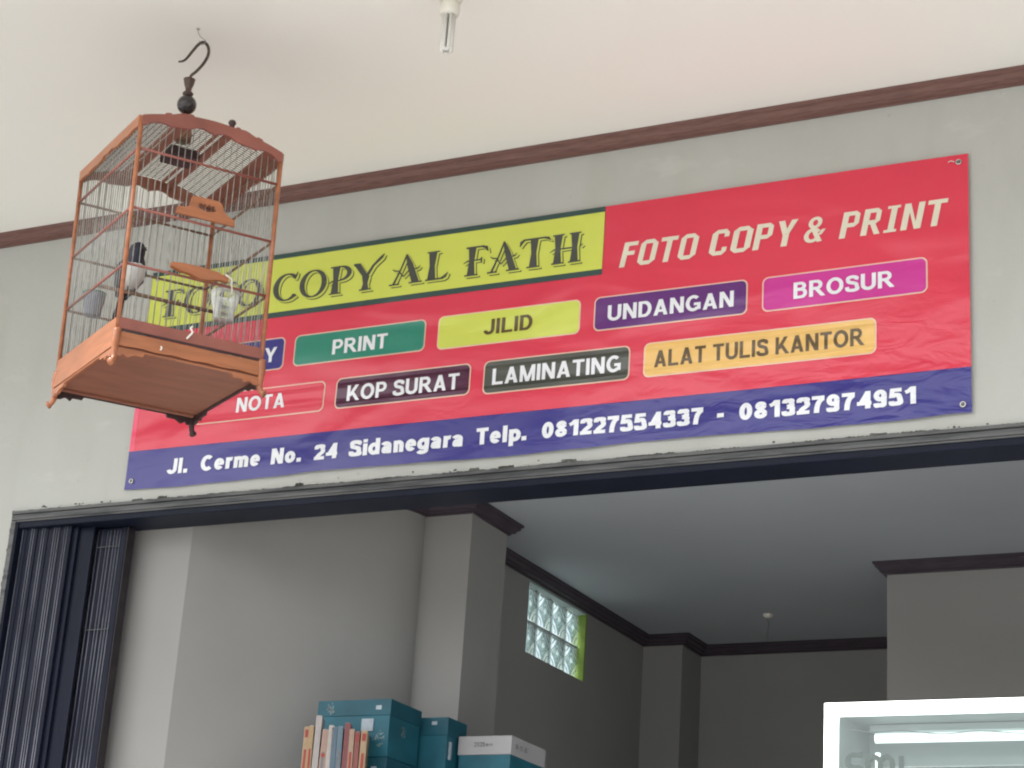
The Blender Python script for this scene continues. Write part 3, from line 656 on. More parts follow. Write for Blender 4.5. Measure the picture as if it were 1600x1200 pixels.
def fancy(word, x0, x1, z0, h, parent):
    polys = []; cur = 0
    for c in word:
        g_, adv = glyph(c); polys += [[(x+cur, y) for x, y in P] for P in g_]; cur += adv + .05
    for k, (dx, dz, m, grow) in enumerate(((.0095, -.0085, 'bdark', 0), (.0062, -.0055, 'byellow', 1), (0, 0, 'bdark', 0))):
        me = bpy.data.meshes.new('t'); bm = poly_mesh(polys); bm.to_mesh(me); bm.free()
        xs = [v.co.x for v in me.vertices]; a, b = min(xs), max(xs)
        for v in me.vertices:
            X = x0 + (v.co.x-a)*(x1-x0)/(b-a) + dx; Z = z0 + v.co.y*h + dz; v.co = (X, layer(3+k*.8) + off(X, Z), Z)
        obj('lettering_shadow' if k == 0 else ('lettering_gap' if k == 1 else 'lettering'), me, m, parent)
fancy('FOTO', .063, .490, .645, .105, t1)
fancy('COPY', .538, .985, .645, .106, t1)
fancy('AL', 1.012, 1.240, .647, .108, t1)
fancy('FATH', 1.294, 1.735, .644, .108, t1)

# "FOTO COPY & PRINT": squared bold italic
def sq(c):
    w = .160
    def s(p): return stroke(p, [w]*len(p))
    def r(x0, y0, x1, y1): return [[(x0, y0), (x1, y0), (x1, y1), (x0, y1)]]
    if c == 'F': return r(0, 0, w, 1) + r(w, 1-w, .42, 1) + r(w, .47, .37, .47+w), .42
    if c == 'O': return r(0, .14, w, .86) + r(.36, .14, .36+w, .86) + r(.13, 0, .37, w) + r(.13, 1-w, .37, 1) + [[(0, .14), (.13, 0), (.14, w), (w, .15)], [(.37, 0), (.495, .14), (.36, .15), (.36, w)], [(0, .86), (w, .85), (.14, 1-w), (.13, 1)], [(.37, 1), (.36, 1-w), (.36, .85), (.495, .86)]], .50
    if c == 'T': return r(0, 1-w, .50, 1) + r(.18, 0, .18+w, 1-w), .50
    if c == 'C': return r(0, .14, w, .86) + r(.13, 0, .36, w) + r(.13, 1-w, .36, 1) + r(.33, .70, .46, .86) + r(.33, .14, .46, .30) + [[(0, .14), (.13, 0), (.14, w), (w, .15)], [(0, .86), (w, .85), (.14, 1-w), (.13, 1)], [(.36, 1), (.33, .86), (.46, .86)], [(.36, 0), (.46, .14), (.33, .14)]], .47
    if c == 'P': return r(0, 0, w, 1) + r(w, 1-w, .34, 1) + r(w, .40, .34, .40+w) + r(.32, .52, .45, .88) + [[(.34, 1), (.32, .88), (.45, .88)], [(.34, .40), (.45, .52), (.32, .52)]], .46
    if c == 'R': return sq('P')[0] + [[(.20, .42), (.36, 0), (.51, 0), (.33, .45)]], .50
    if c == 'Y': return [[(0, 1), (.16, 1), (.30, .52), (.18, .42)], [(.34, 1), (.50, 1), (.32, .42), (.22, .52)]] + r(.18, 0, .18+w, .46), .50
    if c == 'I': return r(.10, 0, .10+w, 1) + r(0, 0, .33, .10) + r(0, .90, .33, 1), .34
    if c == 'N': return r(0, 0, w, 1) + r(.36, 0, .36+w, 1) + [[(.06, 1), (.15, 1), (.44, 0), (.35, 0)]], .50
    if c == '&': return ring(.23, .76, .13, .17, 0, 360, .12, .11) + ring(.22, .28, .17, .22, 30, 330, .13, .12) + [[(.10, .62), (.22, .66), (.52, .02), (.38, .0)]] + [[(.36, .26), (.47, .28), (.56, .48), (.45, .48)]], .58
    return [], .3
def square_text(word, x0, x1, z0, h, parent):
    polys = []; cur = 0
    for c in word:
        g_, adv = sq(c); polys += [[(x+cur, y) for x, y in P] for P in g_]; cur += adv + .10
    me = bpy.data.meshes.new('t'); bm = poly_mesh(polys); bm.to_mesh(me); bm.free()
    xs = [v.co.x for v in me.vertices]; a, b = min(xs), max(xs); sl = .20
    for v in me.vertices:
        X = x0 + (v.co.x-a)*(x1-x0-sl*h)/(b-a) + sl*v.co.y*h; Z = z0 + v.co.y*h; v.co = (X, layer(1.6) + off(X, Z), Z)
    obj('lettering', me, 'bcream', parent)
sh = [o for o in ban.children if o.name == 'vinyl_sheet'][0]
for s, a, b in (('FOTO', 1.866, 2.142), ('COPY', 2.170, 2.468), ('&', 2.482, 2.566), ('PRINT', 2.598, 2.940)): square_text(s, a, b, .604, .087, sh)
# eyelets
for x, z, kids in ((2.972, .806, 1), (2.975, .026, 0), (.028, .030, 0), (.026, .803, 0)):
    ring_ = bmesh.new(); tube(ring_, [(x + .0075*math.cos(a), -.0035 + off(x, z), z + .0075*math.sin(a)) for a in [2*math.pi*k/14 for k in range(15)]], .0024, 6, False)
    ey = obj('eyelet', ring_, 'steel', ban, True)
    nb = bmesh.new(); bmesh.ops.create_cone(nb, cap_ends=True, segments=8, radius1=.005, radius2=.004, depth=.005, matrix=Matrix.Translation((x, -.005 + off(x, z), z)) @ Matrix.Rotation(math.pi/2, 4, 'X'))
    obj('nail_head', nb, 'ink', ey)
    if kids:
        nb = bmesh.new(); tube(nb, smooth_path([(x-.012, -.006, z), (x-.022, -.008, z+.004), (x-.030, -.006, z+.001)], 4), .0018, 5)
        obj('tie_wire', nb, 'steel', ey)

# ------------------------------------------------------------------ compact fluorescent lamp on the porch ceiling (off)
lamp = thing('ceiling_lamp', (1.757, -1.047, ZC), 'unlit white compact fluorescent bulb in a holder on the porch ceiling', 'lamp')
lamp.scale = (1.22, 1.22, 1.14)
obj('holder', lathe([(0, 0), (.046, 0), (.046, -.010), (.036, -.022), (.027, -.050), (.024, -.054), (0, -.054)], 28), 'white_plastic', lamp, True)
obj('ballast', lathe([(0, -.055), (.019, -.055), (.021, -.060), (.024, -.072), (.024, -.084), (.021, -.092), (0, -.093)], 24), 'white_plastic', lamp, True)
for a in (20, 110, 200, 290):
    c = Vector((math.cos(math.radians(a)), math.sin(math.radians(a)))) * .0105; d = Vector((-c.y, c.x)).normalized() * .0062
    p = [(c.x+d.x, c.y+d.y, -.090), (c.x+d.x, c.y+d.y, -.185)] + [(c.x + d.x*math.cos(t), c.y + d.y*math.cos(t), -.188 - .006*math.sin(t)) for t in (.5, 1.1, 1.57, 2.1, 2.6)] + [(c.x-d.x, c.y-d.y, -.185), (c.x-d.x, c.y-d.y, -.090)]
    obj('tube', tube(bmesh.new(), p, .0048, 8), 'tube', lamp, True)
rose = thing('ceiling_hook', (1.451, 2.666, ZS), 'small pale ceiling rose with a short dangling wire on the dark shop ceiling', 'hook')
obj('rose', lathe([(0, 0), (.022, 0), (.022, -.008), (.010, -.016), (0, -.017)], 16), 'white_plastic', rose, True)
obj('wire', tube(bmesh.new(), smooth_path([(0, 0, -.016), (.004, 0, -.05), (-.003, .002, -.09), (.001, 0, -.12)], 4), .0018, 5), 'galv', rose)

# ------------------------------------------------------------------ bird cage
T = Matrix(((0.5460763846, -0.8376875830, 0.0089496027), (0.8370734421, 0.5451891539, -0.0455723504), (0.0332961657, 0.0323774591, 0.9989209506)))
CB = Vector((0.8792061, -1.0391658, Z0 - 0.0709475))
cage = thing('bird_cage', CB, 'square orange-brown wooden bird cage with wire bars hanging from a hook on the porch ceiling', 'bird cage', rot=T.to_euler('XYZ'))
A_, B_ = .4286/2, .5007/2
ZW, Z3, Z2, Z1, ZTp = .0966, .2566, .4245, .6046, .7037
def sc_at(z): return 1 + .0146*(z-ZW)/(ZTp-ZW) if z >= ZW else 1 + .025*(ZW-z)/ZW
def cp(name, bm, m, par=None, sm=False): return obj(name, bm, m, par or cage, sm)
def corner(sx, sy, z): s = sc_at(z); return Vector((sx*A_*s, sy*B_*s, z))
CORN = ((-1, -1), (1, -1), (1, 1), (-1, 1))
for sx, sy in CORN:
    post = cp('corner_post', tube(bmesh.new(), [corner(sx, sy, .070), corner(sx, sy, ZTp-.004)], .0066, 12), 'wood', sm=True)
    # carved foot: cabriole leg curling outwards
    c = corner(sx, sy, 0); o = Vector((sx, sy, 0)).normalized()
    pts = smooth_path([c + o*-.006 + Vector((0, 0, .062)), c + o*-.002 + Vector((0, 0, .030)), c + o*-.004 + Vector((0, 0, .006)), c + o*-.004 + Vector((0, 0, -.018)), c + o*.004 + Vector((0, 0, -.034)), c + o*.014 + Vector((0, 0, -.040))], 4)
    n = len(pts); rr = [.0125 + (.0075-.0125)*min(1, i/(n*.75)) + (.0035 if i > n*.82 else 0) for i in range(n)]
    cp('foot', tube(bmesh.new(), pts, rr, 10), 'wood' if (sx, sy) != (1, 1) else 'woodcut', sm=True)  # far foot darkened, its shade is in the colour
def side_frame(side):
    """returns (origin, unit along, half length, outward) for sides 0..3: front(-y), right(+x), back(+y), left(-x)"""
    return [((0, -1), (1, 0)), ((1, 0), (0, 1)), ((0, 1), (-1, 0)), ((-1, 0), (0, -1))][side]
def sp_(side, u, z, outw=0.0):
    """u in -1..1 along the side"""
    s = sc_at(z); (ox, oy), (ax, ay) = side_frame(side)
    return Vector((ox*(A_*s+outw) + ax*u*A_*s, oy*(B_*s+outw) + ay*u*B_*s, z))
def board(side, prof_top, prof_bot, outw, th, m, name, u0=-1, u1=1, n=48, par=None):
    bm = bmesh.new(); prev = None
    for i in range(n+1):
        u = u0 + (u1-u0)*i/n; zt = prof_top(u); zb = prof_bot(u)
        q = []
        for z, o in ((zb, outw), (zt, outw), (zt, outw-th), (zb, outw-th)):
            # keep horizontal position by a mid height so boards stay flat
            p = sp_(side, u, z, o); q.append(bm.verts.new(p))
        if prev:
            for k in range(4): bm.faces.new((prev[k], prev[(k+1) % 4], q[(k+1) % 4], q[k]))
        else: bm.faces.new(q[::-1])
        prev = q
    bm.faces.new(prev); return cp(name, bm, m, par)
def arch_top(u):
    a = abs(u)
    base = ZTp + .040*max(0, math.cos(u*math.pi/2))**.9
    return base + (.0045 if .30 < a < .36 or .62 < a < .70 else 0) + .006*math.exp(-((a-.45)/.10)**2)
def arch_bot(u):
    a = abs(u); b = ZTp - .031 + .030*max(0, math.cos(u*math.pi/2))**.9
    return b + .010*max(0, math.sin((a)*math.pi*3.2))**.6 - (.003 if a < .12 else 0)
def scallop(depth, freq, base):
    return lambda u: base + depth*abs(math.sin(u*math.pi*freq))**.7
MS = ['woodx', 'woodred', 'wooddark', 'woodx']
MA = ['woodred', 'wooddark', 'wooddark', 'woodx']  # boards on the far sides take the wood with painted shade
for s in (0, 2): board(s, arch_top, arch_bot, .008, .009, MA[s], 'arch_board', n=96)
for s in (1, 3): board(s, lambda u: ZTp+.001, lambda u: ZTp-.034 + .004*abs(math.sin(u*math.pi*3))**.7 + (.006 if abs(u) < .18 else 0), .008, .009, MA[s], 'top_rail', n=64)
# small finial on the arch
fb = lathe([(0, 0), (.008, 0), (.008, .006), (.012, .012), (.009, .020), (0, .022)], 12); k_ = cp('crest_knob', fb, 'woodcut', sm=True)
k_.location = sp_(0, .25, ZTp+.040, .0)
# rails
for z in (Z3, Z2, Z1):
    for s in range(4):
        cp('rail', tube(bmesh.new(), [sp_(s, -1, z), sp_(s, 1, z)], .0042, 8), 'woodred' if s in (0, 3) else 'dowel', sm=True)
# base: upper fascia, tray slot, lower fascia, skirt
for s in range(4):
    if s == 0:
        board(s, lambda u: .0966, lambda u: .064, .0065, .012, 'woodred', 'upper_fascia', n=2)
        tray = board(s, lambda u: .056, lambda u: .014 + .003*(abs(math.sin(u*7))**2), .0045, .010, 'woodx', 'tray_front', u0=-.97, u1=.97, n=40)
        board(s, lambda u: .0625, lambda u: .0575, .0075, .006, 'woodcut', 'slot_shade', n=2)  # dark strip stands in for the shade inside the tray slot
    else: board(s, lambda u: .0966, lambda u: .010, .0065, .012, MS[s], 'base_fascia', n=2)
    def skirt(u):
        a = abs(u); z = .004
        if a > .90: z = -.016
        elif a > .74: z = -.012 + .004*math.sin(u*40)
        elif a > .60: z = -.006
        return z
    board(s, lambda u: .0085 + (.006 if s == 0 else 0)*0, skirt, .004, .009, 'woodcut' if s in (1, 2) else 'wood', 'skirt', n=90)  # far skirts use near-black wood as painted shade
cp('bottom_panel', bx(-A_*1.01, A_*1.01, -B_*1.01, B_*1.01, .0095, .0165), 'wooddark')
for y in (B_*.93,): cp('bottom_batten', bx(-A_*.98, A_*.98, y-.010, y+.004, .0015, .009, .001), 'wooddark')
# bars: verticals, sharing one mesh
def rod(z0, z1, r): return tube(bmesh.new(), [(0, 0, z0), (0, 0, z1)], r, 6)
wb = None
def add_bar(side, u, m='wire'):
    global wb
    lo, hi = sp_(side, u, ZW-.004), sp_(side, u, ZTp-.028 + (.030*max(0, math.cos(u*math.pi/2))**.9 if side in (0, 2) else 0))
    b = bmesh.new(); tube(b, [lo, hi], .0013, 5); cp('wire_bar', b, m, sm=True)
for s, n in ((0, 21), (2, 21), (1, 24), (3, 24)):
    for k in range(1, n+1):
        u = -1 + 2*k/(n+1)
        if s == 2 and k % 5 == 0: u += .012
        add_bar(s, u + random.uniform(-.012, .012)*.6)
# roof: barrel-vaulted grid
def vault(x): return ZTp - .010 + .047*max(0, math.cos(x/A_*math.pi/2))**.95
for k in range(1, 22):
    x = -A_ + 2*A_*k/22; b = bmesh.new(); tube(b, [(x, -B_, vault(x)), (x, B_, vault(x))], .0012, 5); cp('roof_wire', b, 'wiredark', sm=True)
mesh_cross = None
for k in range(1, 40):
    y = -B_ + 2*B_*k/40
    if mesh_cross is None:
        b = bmesh.new(); tube(b, [(x, 0, vault(x)+.0018) for x in [-A_ + 2*A_*i/20 for i in range(21)]], .0012, 5)
        q = cp('roof_wire', b, 'wiredark', sm=True); mesh_cross = q
    else: q = mesh_cross.copy(); COL.objects.link(q)
    q.location = (0, y, 0)
for x in (-.075, .060): 
    cp('roof_batten', bx(x-.012, x+.012, -B_, B_, vault(x)-.012, vault(x)-.002, .001), 'wooddark')
    cp('roof_batten', bx(x-.030, x-.024, -B_, B_, vault(x-.027)-.010, vault(x-.027)-.001), 'wooddark')
cp('roof_edge_board', bx(A_-.050, A_-.006, -B_+.002, B_-.002, vault(A_)-.002, vault(A_)+.006), 'wooddark')
cp('roof_boss', bx(-.050, .042, -.045, .045, vault(0)-.030, vault(0)-.003, .003), 'woodcut')
# turned stem and ball
cp('stem_cup', lathe([(0, .775), (.024, .775), (.026, .800), (.018, .835), (.014, .862), (0, .862)], 20), 'wood', sm=True)
prof = [(0.0, .862)] + [(.0295*math.sin(math.radians(a)), .897 - .0305*math.cos(math.radians(a))) for a in range(25, 160, 12)] + [(.010, .928)]
cp('ball', lathe(prof, 28), 'ebony', sm=True)
cp('finial', lathe([(.009, .925), (.015, .929), (.017, .934), (.013, .939), (.009, .943), (.010, .952), (.014, .962), (.017, .976), (.0185, .982), (.014, .984), (.006, .985), (0, .986)], 22), 'turned', sm=True)
# hook
Tt = T.transposed()
def wl(dx, dz):   # px offsets (right, up) about the stem top -> cage-local point
    mm = .00188; right = Vector((math.cos(.4529), math.sin(.4529), 0)); up = Vector((0, 0, 1.13))
    v = right*dx*mm + up*dz*mm; return Vector((0, 0, .983)) + Tt @ v
hk = smooth_path([wl(-1, -3), wl(2, 6), wl(10, 14), wl(20, 28), wl(25, 42), wl(23, 54), wl(15, 61), wl(7, 57), wl(-1, 46), wl(-8, 35), wl(-14, 29), wl(-22, 27)], 5)
n = len(hk); cp('hook', tube(bmesh.new(), hk, [.0042 + .0008*math.sin(i/n*math.pi) - (.0014*(i/n)**6) for i in range(n)], 8), 'iron', sm=True)
# carved entrance boards on the front
def carved(pts, hole, y0, th, m, name):
    bm = extrude_poly(pts, lambda u, v, t: (u, y0 - t, v), th); return cp(name, bm, m)
yF = -B_-.006
up_pts = [(-.088, .436), (-.086, .456), (-.060, .460), (-.050, .470), (-.046, .495), (-.036, .500), (.036, .500), (.046, .492), (.052, .476), (.066, .462), (.086, .455), (.090, .436)]
# the cut-out: build the plate as two halves around a bat-shaped hole
hl = [(-.028, .468), (-.022, .482), (-.012, .478), (-.006, .484), (0, .476), (.006, .484), (.012, .478), (.022, .482), (.030, .468), (.018, .463), (0, .460), (-.016, .463)]
i0, i1 = 0, 8
top = [p for p in up_pts[2:10]]
dv = cp('door_crest', extrude_poly([up_pts[0], up_pts[1], up_pts[2], up_pts[3], up_pts[4], up_pts[5], up_pts[6], up_pts[7], up_pts[8], up_pts[9], up_pts[10], hl[8], hl[7], hl[6], hl[5], hl[4], hl[3], hl[2], hl[1], hl[0]],
        lambda u, v, t: (u, yF-t, v), .010), 'woodx')
cp('door_crest_sill', extrude_poly([up_pts[0], hl[0], hl[11], hl[10], hl[9], hl[8], up_pts[10], up_pts[11]], lambda u, v, t: (u, yF-t, v), .010), 'woodx')
# fold-down ledge at rail 3
lp = [(-.088, .272), (-.088, .284), (-.05, .288), (0, .289), (.05, .285), (.084, .276), (.084, .262), (.06, .264), (.03, .256), (0, .253), (-.03, .261), (-.06, .264)]
cp('door_ledge', extrude_poly(lp, lambda u, v, t: (u, yF-t, v), .018), 'woodx')
for x in (-.092, .092): cp('door_stile', tube(bmesh.new(), [(x, -B_-.002, Z3-.006), (x, -B_-.002, Z2+.010)], .0016, 6), 'wire', sm=True)
# strings and tags
cp('string_tie', tube(bmesh.new(), smooth_path([(-.004, yF-.008, .112), (-.010, yF-.010, .104), (-.004, yF-.011, .094), (-.010, yF-.010, .084), (-.018, yF-.008, .072)], 4), [.0022+.0014*math.sin(i*1.7)**2 for i in range(17)], 6), 'string', sm=True)
cp('string_tie', tube(bmesh.new(), smooth_path([(-.088, yF-.003, .036), (-.087, yF-.006, .030), (-.089, yF-.004, .024)], 4), .0022, 6), 'string')
cp('string_tie', tube(bmesh.new(), smooth_path([(.070, yF-.026, .280), (.092, yF-.020, .272), (.096, yF-.012, .262), (.106, yF+.004, .248), (.108, yF+.020, .236)], 4), [.0020+.0012*math.sin(i*1.9)**2 for i in range(17)], 6), 'string', sm=True)
# perch
cp('perch', tube(bmesh.new(), [(-A_*.98, -.01, .261), (A_*.98, -.01, .262)], .0058, 10), 'dowel', sm=True)

def inworld(v): return CB + T @ Vector(v)
# hanging water cup and feed cup
def cup(name, loc, r0, r1, h, label_, m, rim_m, fill):
    t = thing(name, inworld(loc), label_, 'cup', 'cups inside the bird cage', rot=T.to_euler('XYZ'))
    obj('cup_wall', lathe([(0, 0), (r0*.9, 0), (r0, .003), (r0*1.06, h*.3), (r1*.96, h*.75), (r1, h), (r1-.0015, h), (r1*.96-.0015, h*.75), (r0*1.06-.0015, h*.3), (r0-.001, .004), (0, .003)], 26), m, t, True)
    obj('rim', tube(bmesh.new(), [(r1*math.cos(a), r1*math.sin(a), h) for a in [2*math.pi*k/20 for k in range(21)]], .0018, 6, False), rim_m, t, True)
    obj('contents', lathe([(0, .0035), (r0-.003, .0035), (r0*1.04-.002, h*.3), (r0*1.03-.002, h*.45), (0, h*.45+.002)], 20), fill, t, True)
    return t
M['water'] = plasticmat('water', (0.5, 0.55, 0.52, 1), 0.35)
M['greenrim'] = mat('green_plastic_rim', (0.02, 0.22, 0.13), .4)
M['feed'] = mat('pinkish_feed', (0.5, 0.32, 0.30), .8, var=.5, vscale=80, bump=.6, bscale=120)
M['bluecup'] = mat('bluish_plastic_box', (0.22, 0.24, 0.29), .3, var=.2)
cup('water_cup', (.108, -B_+.050, .172), .029, .042, .084, 'clear plastic water cup hanging at the right front of the cage', 'clearplastic', 'tube', 'water')
cup('feed_cup', (-A_+.042, .13, .215), .026, .034, .070, 'bluish feed cup with green rim and pale feed inside the left of the cage', 'bluecup', 'greenrim', 'feed')
# the nail wire that carries the cage
nl = thing('ceiling_nail', (.897, -1.086, ZC), 'thin bare wire hooked from the ceiling carrying the cage hook', 'wire hook')
topw = inworld(wl(15, 61)); rel = topw - Vector((.897, -1.086, ZC))
obj('wire', tube(bmesh.new(), smooth_path([(0, 0, 0), (.001, .001, -.012), rel*.6 + Vector((-.003, 0, 0)), rel + Vector((.006, 0, .004)), rel + Vector((.004, -.004, -.010)), rel + Vector((-.008, -.006, -.008)), rel + Vector((-.014, -.004, .006))], 5), .0014, 6), 'galv', nl, True)
obj('nail_plate', lathe([(0, 0), (.006, 0), (.005, -.003), (0, -.004)], 10), 'galv', nl)

# ------------------------------------------------------------------ bird (magpie-like, on the perch)
bl = Vector((-.110, -.010, .267))
bird = thing('bird', inworld(bl), 'black and white songbird with long tail perched inside the cage behind the near post', 'bird', rot=(T @ Matrix.Rotation(math.radians(18), 3, 'Z')).to_euler('XYZ'))
bird.scale = (1.22, 1.22, 1.22)
def loft(secs, seg=18):
    """secs: (centre, rx, ry, tilt) rings stacked along a spine"""
    bm = bmesh.new(); rings = []; cs = [Vector(s[0]) for s in secs]
    for i, (c, rx, ry) in enumerate(secs):
        t = (cs[min(i+1, len(cs)-1)] - cs[max(i-1, 0)]).normalized(); sx = Vector((1, 0, 0)); sx = (sx - t*sx.dot(t)).normalized(); sy = t.cross(sx)
        rings.append([bm.verts.new(Vector(c) + sx*rx*math.cos(2*math.pi*k/seg) + sy*ry*math.sin(2*math.pi*k/seg)) for k in range(seg)])
    for a, b in zip(rings, rings[1:]):
        for k in range(seg): bm.faces.new((a[k], a[(k+1) % seg], b[(k+1) % seg], b[k]))
    bm.faces.new(rings[0][::-1]); bm.faces.new(rings[-1]); return bm
# faces -y (towards the viewer); y is depth, z up
body = loft([((0, .030, -.004), .006, .006), ((0, .024, .006), .017, .015), ((0, .014, .022), .026, .024), ((0, .004, .042), .031, .029), ((0, -.002, .060), .030, .028),
             ((0, -.004, .076), .024, .023), ((0, -.004, .088), .020, .020), ((0, -.007, .100), .0195, .021), ((0, -.010, .110), .017, .019), ((0, -.011, .118), .011, .013), ((0, -.011, .1215), .004, .005)])
mb = bpy.data.materials.new('bird_plumage'); mb.use_nodes = True; n_ = mb.node_tree.nodes; l_ = mb.node_tree.links
tcb = n_.new('ShaderNodeTexCoord'); spb = n_.new('ShaderNodeSeparateXYZ'); l_.new(tcb.outputs['Object'], spb.inputs[0])
nzb = n_.new('ShaderNodeTexNoise'); nzb.inputs['Scale'].default_value = 160; l_.new(tcb.outputs['Object'], nzb.inputs['Vector'])
ma = n_.new('ShaderNodeMath'); ma.operation = 'MULTIPLY_ADD'; ma.inputs[1].default_value = .010; l_.new(nzb.outputs['Fac'], ma.inputs[0]); l_.new(spb.outputs['Z'], ma.inputs[2])
g1 = n_.new('ShaderNodeMath'); g1.operation = 'LESS_THAN'; g1.inputs[1].default_value = .068; l_.new(ma.outputs[0], g1.inputs[0])
g2 = n_.new('ShaderNodeMath'); g2.operation = 'LESS_THAN'; g2.inputs[1].default_value = .012; l_.new(spb.outputs['Y'], g2.inputs[0])
g3 = n_.new('ShaderNodeMath'); g3.operation = 'MULTIPLY'; l_.new(g1.outputs[0], g3.inputs[0]); l_.new(g2.outputs[0], g3.inputs[1])
mxb = n_.new('ShaderNodeMix'); mxb.data_type = 'RGBA'; mxb.inputs['A'].default_value = (.011, .012, .028, 1); mxb.inputs['B'].default_value = (.62, .62, .58, 1)
l_.new(g3.outputs[0], mxb.inputs['Factor']); pb = n_['Principled BSDF']; l_.new(mxb.outputs['Result'], pb.inputs['Base Color']); pb.inputs['Roughness'].default_value = .45
bpb = n_.new('ShaderNodeBump'); bpb.inputs['Strength'].default_value = .5; bpb.inputs['Distance'].default_value = .002; l_.new(nzb.outputs['Fac'], bpb.inputs['Height']); l_.new(bpb.outputs[0], pb.inputs['Normal'])
obj('body', body, mb, bird, True)
for s in (-1, 1):
    obj('wing', loft([((s*.022, .004, .074), .004, .014), ((s*.031, .006, .058), .005, .019), ((s*.031, .014, .038), .0045, .018), ((s*.022, .026, .014), .0035, .012), ((s*.012, .036, -.012), .002, .005)], 12), 'black', bird, True)
    eb = bmesh.new(); bmesh.ops.create_icosphere(eb, subdivisions=2, radius=.0028, matrix=Matrix.Translation((s*.0155, -.020, .106))); obj('eye', eb, 'ebony', bird, True)
    lg = obj('leg', tube(bmesh.new(), [(s*.009, .004, .020), (s*.011, -.002, .004), (s*.011, 0, -.001)], [.003, .0016, .0016], 6), 'leg', bird, True)
    for dx in (-.004, 0, .004): obj('toe', tube(bmesh.new(), [(s*.011, .001, -.0005), (s*.011+dx, -.006, .0005), (s*.011+dx*1.3, -.0085, -.005)], .0011, 5), 'leg', lg)
obj('beak', loft([((0, -.026, .104), .004, .0035), ((0, -.034, .1025), .0028, .0024), ((0, -.043, .101), .0008, .0008)], 8), 'beak', bird, True)
for k, (dx, ln, m) in enumerate(((-.007, .078, 'black'), (0, .092, 'whitef'), (.007, .086, 'black'), (.003, .074, 'whitef'))):
    obj('tail_feather', loft([((dx*.4, .028+.001*k, .004), .005, .0012), ((dx*.8, .036+.0015*k, -.035), .0065, .0012), ((dx*1.2, .044+.002*k, -ln+.006), .007, .001), ((dx*1.2, .045+.002*k, -ln), .004, .0008)], 8), m, bird, True)

# ------------------------------------------------------------------ cartons and books on a tall cabinet
ZB = Z0 - 1.09
cab = thing('storage_cabinet', (.98, .60, .15), 'tall brown laminate cabinet under the teal cartons', 'cabinet')
def kb(name, bm, m, par, org):
    o = obj(name, bm, m, par); 
    if not par.parent: o.matrix_parent_inverse = Matrix.Translation(org).inverted()
    return o
co = Vector(cab.location)
kb('carcass', bx(.64, 1.32, .17, .95, .152, ZB-.001, .003) if False else bx(.90, 1.32, .17, .83, .152, ZB-.022, .003), 'cabinet', cab, co)
kb('top', bx(.62, 1.34, .165, .575, ZB-.021, ZB-.001, .003), 'cabinet', cab, co)
kb('top_rear', bx(.96, 1.34, .5755, .96, ZB-.021, ZB-.001, .003), 'cabinet', cab, co)
for x in (.905, 1.112):
    d = kb('door', bx(x, x+.203, .148, .169, .2, ZB-.03, .002), 'cabinet', cab, co)
    obj('handle', bx(x+.09, x+.11, .135, .147, 1.1, 1.25, .002), 'alu', d)
def carton(loc, dx, dy, h, lidh, label_, body_m, lid_m, stickers=(), blotch=True, group='cartons on the cabinet'):
    t = thing('carton', loc, label_, 'box', group)
    obj('carton_body', bx(-dx/2+.003, dx/2-.003, .003, dy-.003, 0, h-.003, .002), body_m, t)
    obj('lid', bx(-dx/2, dx/2, 0, dy, h-lidh, h, .002), lid_m, t)
    for x0, x1, z0, z1, m in stickers: obj('sticker', bx(x0, x1, -.0015, .0035, z0, z1), m, t)
    return t
def tag_blotch(t, cx, cz, s, seed, y=-.0012, side=None):
    rnd = random.Random(seed); bm = bmesh.new()
    for i in range(26):
        a = rnd.uniform(0, 6.28); r = s*rnd.random()**.7; w_ = rnd.uniform(.0012, .004); h_ = rnd.uniform(.0012, .005)
        u = cx + r*math.cos(a)*.8; v = cz + r*math.sin(a)
        if side is None: pts = [(u-w_, y, v-h_), (u+w_, y, v-h_*.4), (u+w_*.6, y, v+h_), (u-w_*.7, y, v+h_*.6)]
        else: pts = [(side, u-w_, v-h_), (side, u+w_, v-h_*.4), (side, u+w_*.6, v+h_), (side, u-w_*.7, v+h_*.6)]
        bm.faces.new([bm.verts.new(p) for p in pts])
    o = obj('floral_print', bm, 'print', t); o['kind'] = 'stuff'; return o
M['print'] = mat('faded_print', (0.20, 0.27, 0.28), .6, var=.3, vscale=50)
c1 = carton((.806, .35, Z0-.889), .286, .215, .193, .054, 'largest teal carton with a square sticker, topmost at the left behind the books', 'teal', 'tealdark',
            ((.035, .080, .098-.012, .128, 'sticker'), (.086, .107, .158, .172, 'sticker')))
tag_blotch(c1, .105, .06, .028, 1, y=.0020); tag_blotch(c1, -.09, .165, .02, 2); tag_blotch(c1, .10, .10, .02, 3, side=.1415)
c1b = carton((.806, .35, ZB+.0005), .286, .215, Z0-.8905-ZB-.001, .05, 'teal carton underneath the largest teal carton', 'teal', 'tealdark', ((.086, .107, .155, .168, 'sticker'),))
c2 = carton((.925, .580, Z0-.906), .242, .140, .192, .062, 'smaller teal carton at the middle, between the largest carton and the white lid', 'teal', 'tealdark',
            ((.058, .078, .166, .178, 'sticker'),))
for z in (.03,): obj('side_label', bx(.1185, .1225, .02, .035, .05, .11), 'sticker', c2)
tag_blotch(c2, .03, .08, .02, 5, side=.1195); 
c2b = carton((.925, .580, ZB+.0005), .242, .140, Z0-.9075-ZB-.001, .05, 'teal carton underneath the smaller middle carton', 'teal', 'tealdark')
c3 = carton((1.155, .650, Z0-.995), .204, .272, .227, .064, 'teal carton with a white printed lid at the right of the row', 'teal', 'whitecarton')
c3b = carton((1.155, .650, ZB+.0005), .204, .272, Z0-.9965-ZB-.001, .03, 'teal carton under the one with the white lid', 'teal', 'tealdark')
lid = [o for o in c3.children if o.name.startswith('lid')][0]
